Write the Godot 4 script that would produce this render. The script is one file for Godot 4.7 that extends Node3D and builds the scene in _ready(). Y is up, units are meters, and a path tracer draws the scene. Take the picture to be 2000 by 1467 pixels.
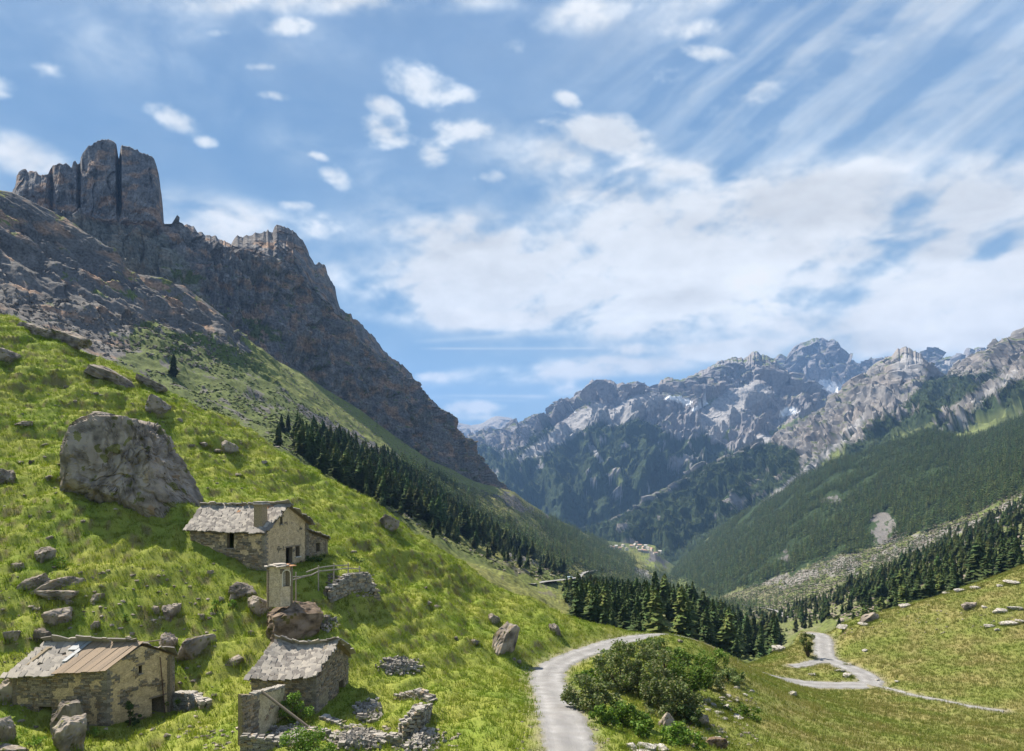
extends Node3D
# An alpine valley seen from a hillside above a ruined hamlet.
# A pixel of the photograph gives a direction; distances come from the ground that things stand on.

const F := 1482.0      # focal length in photograph pixels
const CX := 1000.0
const HY := 900.0      # eye level

var rng := RandomNumberGenerator.new()
var taken := {}
var noise_a: FastNoiseLite
var noise_b: FastNoiseLite
var noise_c: FastNoiseLite
var ridge_n: FastNoiseLite
var ridge_far: FastNoiseLite
var mats := {}

# foreground heightfield
const GX0 := -150.0
const GZ0 := -192.0
const GS := 0.42
const GNX := 762
const GNZ := 432
var gh := PackedFloat32Array()        # heights
var groad := PackedFloat32Array()     # distance to the nearest road edge (negative on the road)

func pt(px: float, py: float, d: float) -> Vector3:
	return Vector3((px - CX) / F * d, -(py - HY) / F * d, -d)

func to_px(p: Vector3) -> Vector2:
	return Vector2(CX + p.x / -p.z * F, HY - p.y / -p.z * F)

func fbm(freq: float, seed_: int, octaves: int = 4, kind: int = FastNoiseLite.FRACTAL_FBM, gain := 0.5) -> FastNoiseLite:
	var n := FastNoiseLite.new()
	n.noise_type = FastNoiseLite.TYPE_SIMPLEX_SMOOTH
	n.seed = seed_
	n.frequency = freq
	n.fractal_type = kind
	n.fractal_octaves = octaves
	n.fractal_gain = gain
	return n

func numbered(called: String) -> String:
	var n: int = taken.get(called, 0)
	taken[called] = n + 1
	return called if n == 0 else "%s_%03d" % [called, n]

func tag(o: Node, label := "", category := "", group := "", kind := "") -> Node:
	if label: o.set_meta("label", label)
	if category: o.set_meta("category", category)
	if group: o.set_meta("group", group)
	if kind: o.set_meta("kind", kind)
	return o

func base(called: String, where: Vector3, turn := 0.0) -> Node3D:
	var o := Node3D.new()
	o.name = numbered(called)
	add_child(o)
	o.position = where
	o.rotation.y = turn
	return o

func put(called: String, m: Mesh, mat: Material, parent: Node = null) -> MeshInstance3D:
	var o := MeshInstance3D.new()
	o.mesh = m
	if mat: o.material_override = mat
	if parent == null or parent == self:
		o.name = numbered(called)
		add_child(o, true)
	else:
		o.name = called
		parent.add_child(o, true)
	return o

func lin(r: float, g: float, b: float) -> Color:
	return Color(r, g, b).linear_to_srgb()

# ---------- textures and materials ----------
func noise_tex(freq: float, seed_: int, lo: float, hi: float, octaves := 5, size := 512, kind := FastNoiseLite.FRACTAL_FBM) -> NoiseTexture2D:
	var t := NoiseTexture2D.new()
	t.width = size
	t.height = size
	t.seamless = true
	t.noise = fbm(freq, seed_, octaves, kind)
	var g := Gradient.new()
	g.set_color(0, Color(lo, lo, lo))
	g.set_color(1, Color(hi, hi, hi))
	t.color_ramp = g
	return t

func surf(called: String, tex: Texture2D, scale: float, rough := 0.95, color := Color.WHITE, vcol := true, bump: Texture2D = null, bump_cm := 0.0, back := Color.BLACK) -> StandardMaterial3D:
	var m := StandardMaterial3D.new()
	m.resource_name = called
	m.albedo_color = color
	m.vertex_color_use_as_albedo = vcol
	m.roughness = rough
	m.metallic_specular = 0.25
	if tex:
		m.albedo_texture = tex
	if tex or bump:
		m.uv1_triplanar = true
		m.uv1_world_triplanar = true
		m.uv1_scale = Vector3.ONE * scale
	if bump:
		m.heightmap_enabled = true
		m.heightmap_texture = bump
		m.heightmap_scale = bump_cm
	if back != Color.BLACK:
		m.backlight_enabled = true
		m.backlight = back
	mats[called] = m
	return m

# ---------- lofted terrain sheets ----------
# A line is an array of Vector3(px, py, distance) with rising px.
func along(line: Array, px: float, smooth: bool) -> Vector2:
	var n := line.size()
	if px <= line[0].x: return Vector2(line[0].y, line[0].z)
	if px >= line[n - 1].x: return Vector2(line[n - 1].y, line[n - 1].z)
	var i := 0
	while line[i + 1].x < px: i += 1
	var a: Vector3 = line[i]
	var b: Vector3 = line[i + 1]
	var t: float = (px - a.x) / (b.x - a.x)
	if not smooth:
		return Vector2(lerpf(a.y, b.y, t), lerpf(a.z, b.z, t))
	var a0: Vector3 = line[maxi(i - 1, 0)]
	var b1: Vector3 = line[mini(i + 2, n - 1)]
	var ma := Vector2.ZERO
	var mb := Vector2.ZERO
	if i > 0: ma = Vector2(b.y - a0.y, b.z - a0.z) / (b.x - a0.x) * (b.x - a.x)
	else: ma = Vector2(b.y - a.y, b.z - a.z)
	if i + 2 < n: mb = Vector2(b1.y - a.y, b1.z - a.z) / (b1.x - a.x) * (b.x - a.x)
	else: mb = Vector2(b.y - a.y, b.z - a.z)
	var t2 := t * t
	var t3 := t2 * t
	return Vector2(a.y, a.z) * (2 * t3 - 3 * t2 + 1) + ma * (t3 - 2 * t2 + t) + Vector2(b.y, b.z) * (-2 * t3 + 3 * t2) + mb * (t3 - t2)

class Sheet:
	var pos := PackedVector3Array()
	var nrm := PackedVector3Array()
	var col := PackedColorArray()
	var cols := 0
	var rows := 0
	var vpar := PackedFloat32Array()   # row -> control parameter

# lines: near to far; smooth: per line; segs: rows between successive lines; relief(p, n, t) -> metres along the normal
func loft(lines: Array, jagged: int, x0: float, x1: float, cols: int, segs: Array, relief: Callable) -> Sheet:
	var s := Sheet.new()
	s.cols = cols
	var k := lines.size()
	var tpar := PackedFloat32Array()
	for i in k - 1:
		for j in segs[i]:
			tpar.append(i + float(j) / segs[i])
	tpar.append(k - 1)
	s.rows = tpar.size()
	s.vpar = tpar
	s.pos.resize(s.rows * cols)
	for c in cols:
		var px := lerpf(x0, x1, float(c) / (cols - 1))
		var cp: Array[Vector3] = []
		for i in k:
			var e := along(lines[i], px, i != jagged)
			cp.append(pt(px, e.x, e.y))
		for r in s.rows:
			var t := tpar[r]
			var i := mini(int(t), k - 2)
			var f := t - i
			var p0: Vector3 = cp[maxi(i - 1, 0)]
			var p1: Vector3 = cp[i]
			var p2: Vector3 = cp[i + 1]
			var p3: Vector3 = cp[mini(i + 2, k - 1)]
			var m1 := (p2 - p0) * 0.35
			var m2 := (p3 - p1) * 0.35
			if i == jagged or i + 1 == jagged:
				if i == jagged: m1 = (p2 - p1) * 0.8
				else: m2 = (p2 - p1) * 0.8
			if i >= jagged:      # behind the crest: straight, so that nothing rises above it
				m1 = p2 - p1
				m2 = p2 - p1
			var f2 := f * f
			var f3 := f2 * f
			s.pos[r * cols + c] = p1 * (2 * f3 - 3 * f2 + 1) + m1 * (f3 - 2 * f2 + f) + p2 * (-2 * f3 + 3 * f2) + m2 * (f3 - f2)
	normals(s)
	var moved := PackedVector3Array()
	moved.resize(s.pos.size())
	for r in s.rows:
		var t := tpar[r]
		for c in cols:
			var i := r * cols + c
			moved[i] = s.pos[i] + relief.call(s.pos[i], s.nrm[i], t)
	s.pos = moved
	normals(s)
	return s

func normals(s: Sheet) -> void:
	s.nrm.resize(s.pos.size())
	var cols := s.cols
	for r in s.rows:
		var ra := maxi(r - 1, 0) * cols
		var rb := mini(r + 1, s.rows - 1) * cols
		var r0 := r * cols
		for c in cols:
			var du := s.pos[r0 + mini(c + 1, cols - 1)] - s.pos[r0 + maxi(c - 1, 0)]
			var dv := s.pos[rb + c] - s.pos[ra + c]
			var n := du.cross(dv).normalized()
			s.nrm[r0 + c] = n if n.y > -0.6 else -n

func paint(s: Sheet, how: Callable) -> void:
	s.col.resize(s.pos.size())
	for r in s.rows:
		var t := s.vpar[r]
		for c in s.cols:
			var i := r * s.cols + c
			s.col[i] = how.call(s.pos[i], s.nrm[i], t)

func sheet_mesh(s: Sheet, flat := false) -> ArrayMesh:
	var idx := PackedInt32Array()
	var cols := s.cols
	idx.resize((s.rows - 1) * (cols - 1) * 6)
	var w := 0
	for r in s.rows - 1:
		for c in cols - 1:
			var a := r * cols + c
			idx[w] = a; idx[w + 1] = a + cols; idx[w + 2] = a + 1
			idx[w + 3] = a + 1; idx[w + 4] = a + cols; idx[w + 5] = a + cols + 1
			w += 6
	var arr := []
	arr.resize(Mesh.ARRAY_MAX)
	arr[Mesh.ARRAY_VERTEX] = s.pos
	if not flat: arr[Mesh.ARRAY_NORMAL] = s.nrm
	arr[Mesh.ARRAY_COLOR] = s.col
	arr[Mesh.ARRAY_INDEX] = idx
	var m := ArrayMesh.new()
	m.add_surface_from_arrays(Mesh.PRIMITIVE_TRIANGLES, arr)
	return m

func poly(flat: Array) -> PackedVector2Array:
	var p := PackedVector2Array()
	for i in range(0, flat.size(), 2): p.append(Vector2(flat[i], flat[i + 1]))
	return p

func inside(q: Vector2, polys: Array) -> bool:
	for p in polys:
		if Geometry2D.is_point_in_polygon(q, p): return true
	return false

func line3(flat: Array) -> Array:
	var l := []
	for i in range(0, flat.size(), 3): l.append(Vector3(flat[i], flat[i + 1], flat[i + 2]))
	return l

# a skyline given as px, py pairs, with the distance looked up in a coarse list of px, distance pairs
func skyline(flat: Array, dist: Array, jag := 0.0) -> Array:
	var dl := []
	for i in range(0, dist.size(), 2): dl.append(Vector3(dist[i], 0, dist[i + 1]))
	var l := []
	for i in range(0, flat.size(), 2):
		l.append(Vector3(flat[i], flat[i + 1], along(dl, flat[i], true).y))
	if jag > 0.0:   # teeth too small to read off one by one
		var fine := []
		var dice := RandomNumberGenerator.new()
		dice.seed = int(flat[1]) * 7 + int(flat[0])
		for i in l.size() - 1:
			fine.append(l[i])
			var n := int((l[i + 1].x - l[i].x) / 3.2)
			for k in n:
				var e: Vector3 = l[i].lerp(l[i + 1], (k + dice.randf_range(0.25, 0.75)) / n)
				fine.append(Vector3(e.x, e.y + dice.randf_range(-1.0, 0.8) * jag, e.z))
		fine.append(l[l.size() - 1])
		return fine
	return l

# ---------- sky ----------
const SKY_W := 4096
const SKY_H := 2048
const CLOUDS := [  # px, py, half width, half height, tilt in degrees, strength; the wide ones are thin sheets, the small ones heaped
	1715, 615, 95, 26, -22, 1.0, 1800, 585, 104, 32, -22, 1.0, 1885, 560, 104, 36, -22, 1.0, 1965, 535, 104, 40, -20, 1.0, 1830, 645, 104, 30, -14, 1.0, 1935, 635, 104, 36, -12, 1.0, 1660, 495, 95, 36, -5, 0.9, 1400, 680, 80, 14, -3, 0.9, 960, 625, 104, 18, 3, 0.95, 1190, 270, 80, 26, 12, 0.9,
	1480, 490, 420, 170, -8, 0.75, 1000, 540, 330, 110, 8, 0.65, 1250, 600, 400, 60, 0, 0.7, 1850, 470, 300, 140, -24, 0.75, 700, 330, 300, 50, 25, 0.3, 420, 440, 200, 60, 10, 0.55, 1100, 300, 200, 60, 10, 0.5, 1100, 380, 160, 90, 10, 0.4, 300, 60, 400, 90, 0, 0.35,
	1460, 470, 300, 110, -8, 1.0, 1230, 400, 140, 50, 18, 0.8, 1560, 395, 260, 55, -12, 0.8, 1380, 570, 280, 62, -4, 0.9, 1660, 500, 140, 60, 0, 0.9,
	1860, 390, 260, 70, -25, 0.65, 1800, 620, 170, 50, -20, 1.0, 1900, 560, 210, 50, -24, 1.0, 1960, 640, 150, 60, -14, 0.95, 2050, 480, 150, 60, -25, 0.8, 1330, 330, 130, 22, 5, 0.75,
	900, 465, 200, 48, 8, 0.75, 960, 535, 150, 36, 8, 0.75, 830, 570, 180, 40, 6, 0.7, 1000, 622, 270, 24, 3, 0.95, 760, 555, 110, 40, 12, 0.65,
	440, 425, 130, 36, 8, 0.7, 40, 305, 120, 34, 18, 0.95, -20, 172, 50, 22, 0, 0.85, -150, 400, 200, 70, 10, 0.8, 620, 440, 60, 28, 20, 0.5,
	560, 52, 48, 18, -4, 0.9, 430, 65, 24, 8, 0, 0.5, 512, 130, 32, 9, 0, 0.75, 535, 187, 30, 10, 8, 0.85, 340, 232, 52, 24, 22, 0.95, 402, 277, 22, 11, 8, 0.95, 95, 135, 38, 18, 15, 0.65,
	620, 305, 22, 8, 15, 0.95, 660, 350, 38, 20, 35, 0.85, 575, 400, 36, 9, 5, 0.75, 830, 165, 80, 36, 22, 0.75, 905, 188, 36, 14, -10, 0.75, 750, 208, 38, 18, 22, 0.75,
	758, 260, 54, 30, 12, 0.9, 908, 255, 58, 24, 0, 0.98, 846, 300, 34, 28, -25, 0.95, 962, 345, 32, 15, 0, 0.75, 1108, 194, 26, 14, 22, 1.0, 1170, 260, 100, 32, 10, 0.95, 1190, 235, 50, 18, 0, 0.8,
	1210, 18, 170, 36, -8, 0.95, 640, 6, 330, 22, 0, 0.75, 1350, 55, 70, 22, -5, 0.6, 1380, 106, 55, 15, 8, 0.7, 1000, 90, 30, 18, 0, 0.5, 1290, 150, 50, 30, 0, 0.4, 1480, 180, 60, 30, -20, 0.45,
	1242, 683, 44, 13, 0, 0.95, 1440, 682, 100, 22, -2, 0.95, 1360, 690, 60, 12, 0, 0.7, 1060, 728, 230, 18, -4, 0.9, 1170, 715, 160, 18, 0, 0.9, 920, 795, 58, 13, 0, 0.95, 840, 738, 46, 12, 0, 0.85,
	1092, 800, 30, 8, 0, 0.8, 950, 816, 70, 7, 0, 0.7, 1110, 760, 80, 22, 20, 0.75, 960, 775, 110, 5, 0, 0.55, 1600, 640, 60, 20, -10, 0.5, 1530, 600, 80, 40, 0, 0.55]

func sky_color(az: float, el: float, puff: float, soft: float, front: bool, na: FastNoiseLite, nb: FastNoiseLite, ns: FastNoiseLite) -> Color:
	# clear air: pale at the horizon, deeper above
	var h := clampf(el / 0.62, 0.0, 1.0)
	var air := Color(0.555, 0.73, 0.865).lerp(Color(0.42, 0.575, 0.77), pow(h, 0.7))
	var lo := Vector3(cos(az) * 3.0, el * 9.0, sin(az) * 3.0)
	var w := nb.get_noise_3dv(lo * 1.5)
	var fine := na.get_noise_3d(lo.x * 4.0 + w * 0.9, lo.y * 3.0 + w * 0.9, lo.z * 4.0)
	var curl := na.get_noise_3d(lo.x * 15.0 + fine * 2.0, lo.y * 9.0 + w * 2.0, lo.z * 15.0 + 11.0)
	if not front:
		soft = clampf(0.35 + 1.0 * na.get_noise_3d(lo.x, lo.y * 0.9, lo.z + 7.0), 0.0, 1.0)
		puff = clampf(0.1 + 1.3 * na.get_noise_3d(lo.x * 2.0, lo.y * 1.8, lo.z * 2.0 + 17.0), 0.0, 0.8)
	# small heaped clouds with torn edges
	var d := smoothstep(0.22, 1.02, puff * 1.12 - 0.06 + (fine * 0.5 + curl * 0.48) * smoothstep(0.02, 0.4, puff))
	# sheets of thin cloud combed by the wind
	var u := az * 0.87 + el * 0.5
	var v := az * -0.5 + el * 0.87
	var comb := na.get_noise_3d(lo.x * 5.0 + w * 1.5, lo.y * 2.2 - w * 1.2, lo.z * 5.0 + 31.0)
	var hair := ns.get_noise_2d(u * 7.0 + w * 1.6, v * 34.0 + w * 0.9)
	var sheet := clampf(soft * (0.80 + 0.5 * fine + 0.85 * comb + 0.75 * hair) + 0.22 * soft * curl, 0.0, 1.0)
	sheet = sheet * sheet * (3.0 - 2.0 * sheet) * 0.94
	var veil := clampf(0.46 + 0.5 * na.get_noise_3d(lo.x * 0.8, lo.y * 0.7, lo.z * 0.8) + 0.22 * comb, 0.0, 0.7) * (0.8 - 0.25 * h)
	# high streaks of ice cloud running up to one side
	var st := ns.get_noise_2d(u * 6.0 + fine, v * 52.0 + w * 0.5)
	var side := smoothstep(0.12, 0.5, az + el * 0.35) * smoothstep(0.10, 0.30, el)
	var streak := clampf(0.40 + st * 1.15 + fine * 0.3, 0.0, 1.0) * side * 0.62
	var cover := 1.0 - (1.0 - d * 0.86) * (1.0 - streak) * (1.0 - veil * 0.55) * (1.0 - sheet)
	var tone := 0.97 + 0.07 * nb.get_noise_3dv(lo * 2.3) + 0.05 * fine + 0.04 * curl
	tone -= 0.075 * smoothstep(0.75, 1.1, soft) * smoothstep(0.0, 0.4, nb.get_noise_3d(lo.x * 1.3, lo.y * 1.6, lo.z * 1.3 + 3.0) + 0.1)
	var white := Color(tone * 0.985, tone * 0.995, tone * 1.01)
	return air.lerp(white, clampf(cover, 0.0, 1.0))

func make_sky() -> Image:
	var na := fbm(0.55, 11, 6, FastNoiseLite.FRACTAL_FBM, 0.55)
	var nb := fbm(0.5, 23, 3)
	var ns := fbm(0.35, 5, 4)
	var small := Image.create(384, 192, false, Image.FORMAT_RGB8)
	for y in 192:
		var el := (0.5 - (y + 0.5) / 192.0) * PI
		for x in 384:
			var az := ((x + 0.5) / 384.0 - 0.5) * TAU
			small.set_pixel(x, y, sky_color(az, maxf(el, -0.02), 0.0, 0.0, false, na, nb, ns))
	small.resize(SKY_W, SKY_H, Image.INTERPOLATE_CUBIC)
	# the same sky at full resolution where the clouds of the photograph stand
	var c0 := int((0.5 - 46.0 / 360.0) * SKY_W)
	var c1 := int((0.5 + 46.0 / 360.0) * SKY_W)
	var r0 := int((0.5 - 38.0 / 180.0) * SKY_H)
	var r1 := int(0.503 * SKY_H)
	var w := c1 - c0
	var hh := r1 - r0
	var blob := PackedFloat32Array()
	blob.resize(w * hh)
	var thin := PackedFloat32Array()
	thin.resize(w * hh)
	for b in range(0, CLOUDS.size(), 6):
		var bx: float = CLOUDS[b]; var by: float = CLOUDS[b + 1]; var rx: float = CLOUDS[b + 2]; var ry: float = CLOUDS[b + 3]
		var ca := cos(deg_to_rad(CLOUDS[b + 4])); var sa := sin(deg_to_rad(CLOUDS[b + 4])); var power: float = CLOUDS[b + 5]
		var reach := maxf(rx, ry) * 1.7
		var ax0 := atan2(bx - reach - CX, F); var ax1 := atan2(bx + reach - CX, F)
		var xa := maxi(0, int((ax0 / TAU + 0.5) * SKY_W) - c0); var xb := mini(w, int((ax1 / TAU + 0.5) * SKY_W) - c0 + 1)
		var vreach := (absf(rx * sa) + ry * absf(ca)) * 1.8 + 4.0
		for y in hh:
			var el := (0.5 - (y + r0 + 0.5) / SKY_H) * PI
			var te := tan(el) * F
			# rows of one elevation bow upwards towards the sides; keep a margin
			if te < (HY - by - vreach) * 0.68 or te > (HY - by + vreach) * 1.02 + 20.0: continue
			for x in range(xa, xb):
				var az := ((x + c0 + 0.5) / SKY_W - 0.5) * TAU
				var dx := CX + tan(az) * F - bx
				var dy := HY - te / cos(az) - by
				var ex := (dx * ca + dy * sa) / rx
				var ey := (-dx * sa + dy * ca) / ry
				var e := ex * ex + ey * ey
				if e < 2.6:
					var g := power * pow(1.0 - e / 2.6, 1.3)
					var i := y * w + x
					if rx >= 105.0: thin[i] = maxf(thin[i], g) + minf(thin[i], g) * 0.45
					else: blob[i] = maxf(blob[i], g) + minf(blob[i], g) * 0.35
	var fine := Image.create(w, hh, false, Image.FORMAT_RGB8)
	for y in hh:
		var el := (0.5 - (y + r0 + 0.5) / SKY_H) * PI
		for x in w:
			var az := ((x + c0 + 0.5) / SKY_W - 0.5) * TAU
			var c := sky_color(az, maxf(el, -0.02), minf(blob[y * w + x], 1.15), minf(thin[y * w + x], 1.2), true, na, nb, ns)
			# thin condensation trails low over the pass
			if el > 0.02 and el < 0.2:
				var px := CX + tan(az) * F
				var py := HY - tan(el) / cos(az) * F
				for tr in [[815, 1190, 681, 680, 1.5, 0.6], [800, 1160, 668, 646, 4.0, 0.32], [860, 1075, 772, 774, 1.5, 0.5], [870, 1040, 781, 783, 2.0, 0.25]]:
					if px > tr[0] and px < tr[1]:
						var f: float = (px - tr[0]) / (tr[1] - tr[0])
						var k := exp(-pow((py - lerpf(tr[2], tr[3], f)) / tr[4], 2.0)) * float(tr[5]) * minf(1.0, minf(f, 1.0 - f) * 8.0)
						c = c.lerp(Color(0.93, 0.94, 0.95), k)
			fine.set_pixel(x, y, c)
	# soft join with the rest
	for y in hh:
		for x in w:
			var edge := minf(minf(x, w - 1 - x), y * 1.0) / 36.0
			if edge < 1.0:
				fine.set_pixel(x, y, small.get_pixel(x + c0, y + r0).lerp(fine.get_pixel(x, y), edge))
	small.blit_rect(fine, Rect2i(0, 0, w, hh), Vector2i(c0, r0))
	# a panorama begins at the direction of -z
	var turned := Image.create(SKY_W, SKY_H, false, Image.FORMAT_RGB8)
	turned.blit_rect(small, Rect2i(SKY_W / 2, 0, SKY_W / 2, SKY_H), Vector2i(0, 0))
	turned.blit_rect(small, Rect2i(0, 0, SKY_W / 2, SKY_H), Vector2i(SKY_W / 2, 0))
	return turned

func _ready() -> void:
	var t0 := Time.get_ticks_msec()
	rng.seed = 7
	noise_a = fbm(1.0, 101, 4)
	noise_b = fbm(1.0, 202, 3)
	noise_c = fbm(1.0, 303, 5, FastNoiseLite.FRACTAL_FBM, 0.6)
	ridge_far = fbm(1.0, 405, 3, FastNoiseLite.FRACTAL_RIDGED, 0.45)
	ridge_n = fbm(1.0, 404, 5, FastNoiseLite.FRACTAL_RIDGED, 0.55)
	# the wide sheets are computed side by side
	var jobs: Array[Thread] = []
	for work in [make_sky, far_massif, far_flank, far_peak, far_ridge, cliff_mountain, valley]:
		var th := Thread.new()
		th.start(work)
		jobs.append(th)
	# ----- camera -----
	var cam := Camera3D.new()
	cam.name = "camera"
	cam.projection = Camera3D.PROJECTION_FRUSTUM
	cam.near = 0.5
	cam.far = 40000.0
	cam.size = 0.5 * 1467.0 / F
	cam.frustum_offset = Vector2(0.0, 0.5 * (HY - 733.5) / F)
	add_child(cam)
	cam.current = true
	# ----- sky, sun, exposure -----
	var pano := PanoramaSkyMaterial.new()
	pano.panorama = ImageTexture.create_from_image(jobs[0].wait_to_finish())
	pano.energy_multiplier = 0.43
	var env := Environment.new()
	env.background_mode = Environment.BG_SKY
	env.sky = Sky.new()
	env.sky.sky_material = pano
	env.tonemap_mode = Environment.TONE_MAPPER_LINEAR
	env.tonemap_exposure = 2.3
	env.sdfgi_enabled = true
	env.ssao_enabled = true
	env.ssil_enabled = true
	env.fog_enabled = true
	env.fog_density = 0.00005
	env.fog_light_color = Color(0.58, 0.76, 1.0)
	var we := WorldEnvironment.new()
	we.name = "world_environment"
	we.environment = env
	add_child(we)
	var sun := DirectionalLight3D.new()
	sun.name = "sun"
	sun.light_energy = 1.6
	sun.light_color = Color(1.0, 0.955, 0.88)
	sun.light_angular_distance = 0.5
	sun.shadow_enabled = true
	add_child(sun)
	sun.look_at_from_position(Vector3.ZERO, -Vector3(-0.50, 0.765, -0.37), Vector3.UP)
	materials()
	foreground()
	print("foreground ", Time.get_ticks_msec() - t0)
	for k in range(1, 7):
		var got: Array = jobs[k].wait_to_finish()
		spots.append_array(got[1])
		if k == 6:
			valley_sheet = got[0]
			tag(put("valley_terrain", sheet_mesh(got[0]), mats.slope), "", "", "", "structure")
		else:
			tag(put("mountain", sheet_mesh(got[0], true), mats.cliff_rock if k == 5 else mats.far_rock), "", "", "", "structure")
	print("sheets ", Time.get_ticks_msec() - t0, " trees ", spots.size())
	things()
	print("things ", Time.get_ticks_msec() - t0)

func materials() -> void:
	var coarse := noise_tex(0.02, 1, 0.55, 1.25, 6)
	var grain := noise_tex(0.05, 2, 0.0, 1.0, 6)
	surf("far_rock", noise_tex(0.02, 21, 0.72, 1.15, 6), 1.0 / 280.0, 0.95, Color.WHITE, true)
	surf("cliff_rock", coarse, 1.0 / 45.0, 0.95, Color.WHITE, true, grain, 60.0)
	surf("slope", coarse, 1.0 / 30.0, 0.97, Color.WHITE, true, grain, 25.0)
	var leafy := noise_tex(0.08, 9, 0.7, 1.25, 4)
	surf("needles", null, 1.0, 0.9, Color.WHITE, true, null, 0.0, Color(0.45, 0.5, 0.25))
	surf("grass", null, 1.0, 0.8, Color.WHITE, true, null, 0.0, Color(0.75, 0.85, 0.4))
	surf("leaves", null, 1.0, 0.75, Color.WHITE, true, null, 0.0, Color(0.6, 0.7, 0.3))
	surf("bark", noise_tex(0.1, 10, 0.6, 1.3, 4), 1.0, 0.95, lin(0.10, 0.075, 0.055), false)
	surf("boulder", noise_tex(0.007, 12, 0.35, 1.35, 8), 1.0 / 8.0, 0.93, lin(0.285, 0.25, 0.22), true, noise_tex(0.03, 13, 0.0, 1.0, 5), 1.2)
	surf("stone", noise_tex(0.03, 14, 0.6, 1.25, 5), 1.0 / 1.6, 0.93, Color.WHITE, true, grain, 1.2)
	surf("plaster", noise_tex(0.025, 15, 0.72, 1.15, 6), 1.0 / 2.2, 0.95, Color.WHITE, true, grain, 1.5)
	surf("slab_grey", noise_tex(0.04, 16, 0.7, 1.25, 5), 1.0 / 1.3, 0.85, lin(0.285, 0.265, 0.245), false, grain, 0.8)
	surf("slab_pale", mats.slab_grey.albedo_texture, 1.0 / 1.3, 0.85, lin(0.37, 0.34, 0.305), false, grain, 0.8)
	surf("slab_dark", mats.slab_grey.albedo_texture, 1.0 / 1.3, 0.85, lin(0.19, 0.175, 0.165), false, grain, 0.8)
	surf("slab_rust", mats.slab_grey.albedo_texture, 1.0 / 1.3, 0.85, lin(0.36, 0.20, 0.11), false, grain, 0.8)
	surf("timber", noise_tex(0.05, 17, 0.6, 1.25, 5), 1.0 / 0.9, 0.85, lin(0.26, 0.215, 0.17), false, grain, 0.6)
	surf("old_board", noise_tex(0.05, 18, 0.6, 1.3, 5), 1.0 / 1.4, 0.85, lin(0.29, 0.228, 0.172), false, grain, 0.5)
	surf("door_wood", mats.timber.albedo_texture, 1.0 / 0.9, 0.85, lin(0.13, 0.075, 0.05), false, grain, 0.6)
	surf("sheet_metal", noise_tex(0.03, 19, 0.8, 1.1, 4), 1.0 / 1.5, 0.55, lin(0.26, 0.29, 0.325), false)
	surf("white_paint", noise_tex(0.05, 20, 0.8, 1.1, 4), 1.0, 0.8, lin(0.66, 0.62, 0.54), false)
	surf("rusty_iron", null, 1.0, 0.8, lin(0.10, 0.06, 0.045), false)
	surf("inside", null, 1.0, 1.0, lin(0.10, 0.09, 0.08), false)
	surf("brown_rock", mats.boulder.albedo_texture, 1.0 / 4.0, 0.93, lin(0.20, 0.155, 0.12), true, mats.boulder.heightmap_texture, 1.5)
	surf("rust_rock", mats.boulder.albedo_texture, 1.0 / 2.0, 0.93, lin(0.22, 0.16, 0.12), true, mats.boulder.heightmap_texture, 6.0)
	surf("pale_rock", mats.boulder.albedo_texture, 1.0 / 2.0, 0.93, lin(0.44, 0.42, 0.40), true, mats.boulder.heightmap_texture, 6.0)
	surf("old_board_dark", mats.old_board.albedo_texture, 1.0 / 1.4, 0.85, lin(0.25, 0.20, 0.155), false, grain, 0.5)
	surf("pale_timber", mats.timber.albedo_texture, 1.0 / 0.9, 0.85, lin(0.36, 0.325, 0.28), false, grain, 0.6)
	surf("van_paint", null, 1.0, 0.4, lin(0.45, 0.58, 0.68), false)
	surf("dark_glass", null, 1.0, 0.15, lin(0.02, 0.02, 0.025), false)
	surf("rubber", null, 1.0, 0.9, lin(0.02, 0.02, 0.02), false)
	surf("village_wall", null, 1.0, 0.9, Color.WHITE, true)
	surf("gravel", noise_tex(0.10, 8, 0.55, 1.3, 4), 1.0 / 3.0, 1.0, Color.WHITE, true, grain, 2.0)
	surf("turf", noise_tex(0.04, 3, 0.7, 1.2, 5), 1.0 / 3.0, 1.0, Color.WHITE, true, grain, 3.0)

# ---------- far mountains ----------
const SKY_A := [860, 823, 879, 821, 900, 827, 919, 831, 942, 827, 961, 815, 970, 813, 980, 814, 990, 815, 999, 817, 1010, 823, 1018, 829, 1033, 832, 1060, 836, 1120, 840]
const SKY_B := [880, 868, 940, 862, 985, 850, 1010, 838, 1018, 831, 1033, 827, 1052, 821, 1068, 819, 1079, 810, 1090, 800, 1102, 793, 1117, 785, 1125, 778, 1132, 770, 1138, 760, 1144, 754, 1151, 747, 1159, 742, 1163, 745, 1167, 743, 1178, 745, 1184, 741,
	1190, 742, 1197, 745, 1205, 751, 1212, 748, 1220, 749, 1229, 748, 1237, 745, 1247, 749, 1258, 749, 1266, 754, 1274, 758, 1280, 756, 1285, 751, 1290, 744, 1297, 740, 1306, 736, 1311, 738, 1316, 741, 1323, 745, 1335, 740, 1350, 733, 1358, 729, 1365, 726, 1380, 722, 1388, 716, 1396, 712, 1405, 706, 1415, 703, 1423, 700,
	1432, 698, 1450, 700, 1466, 693, 1468, 688, 1472, 686, 1477, 685, 1481, 687, 1486, 693, 1499, 695, 1506, 699, 1513, 700, 1518, 712, 1530, 722, 1545, 728, 1560, 745, 1575, 752, 1590, 765, 1610, 775, 1622, 778, 1650, 800, 1700, 830, 1800, 850]
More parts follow.
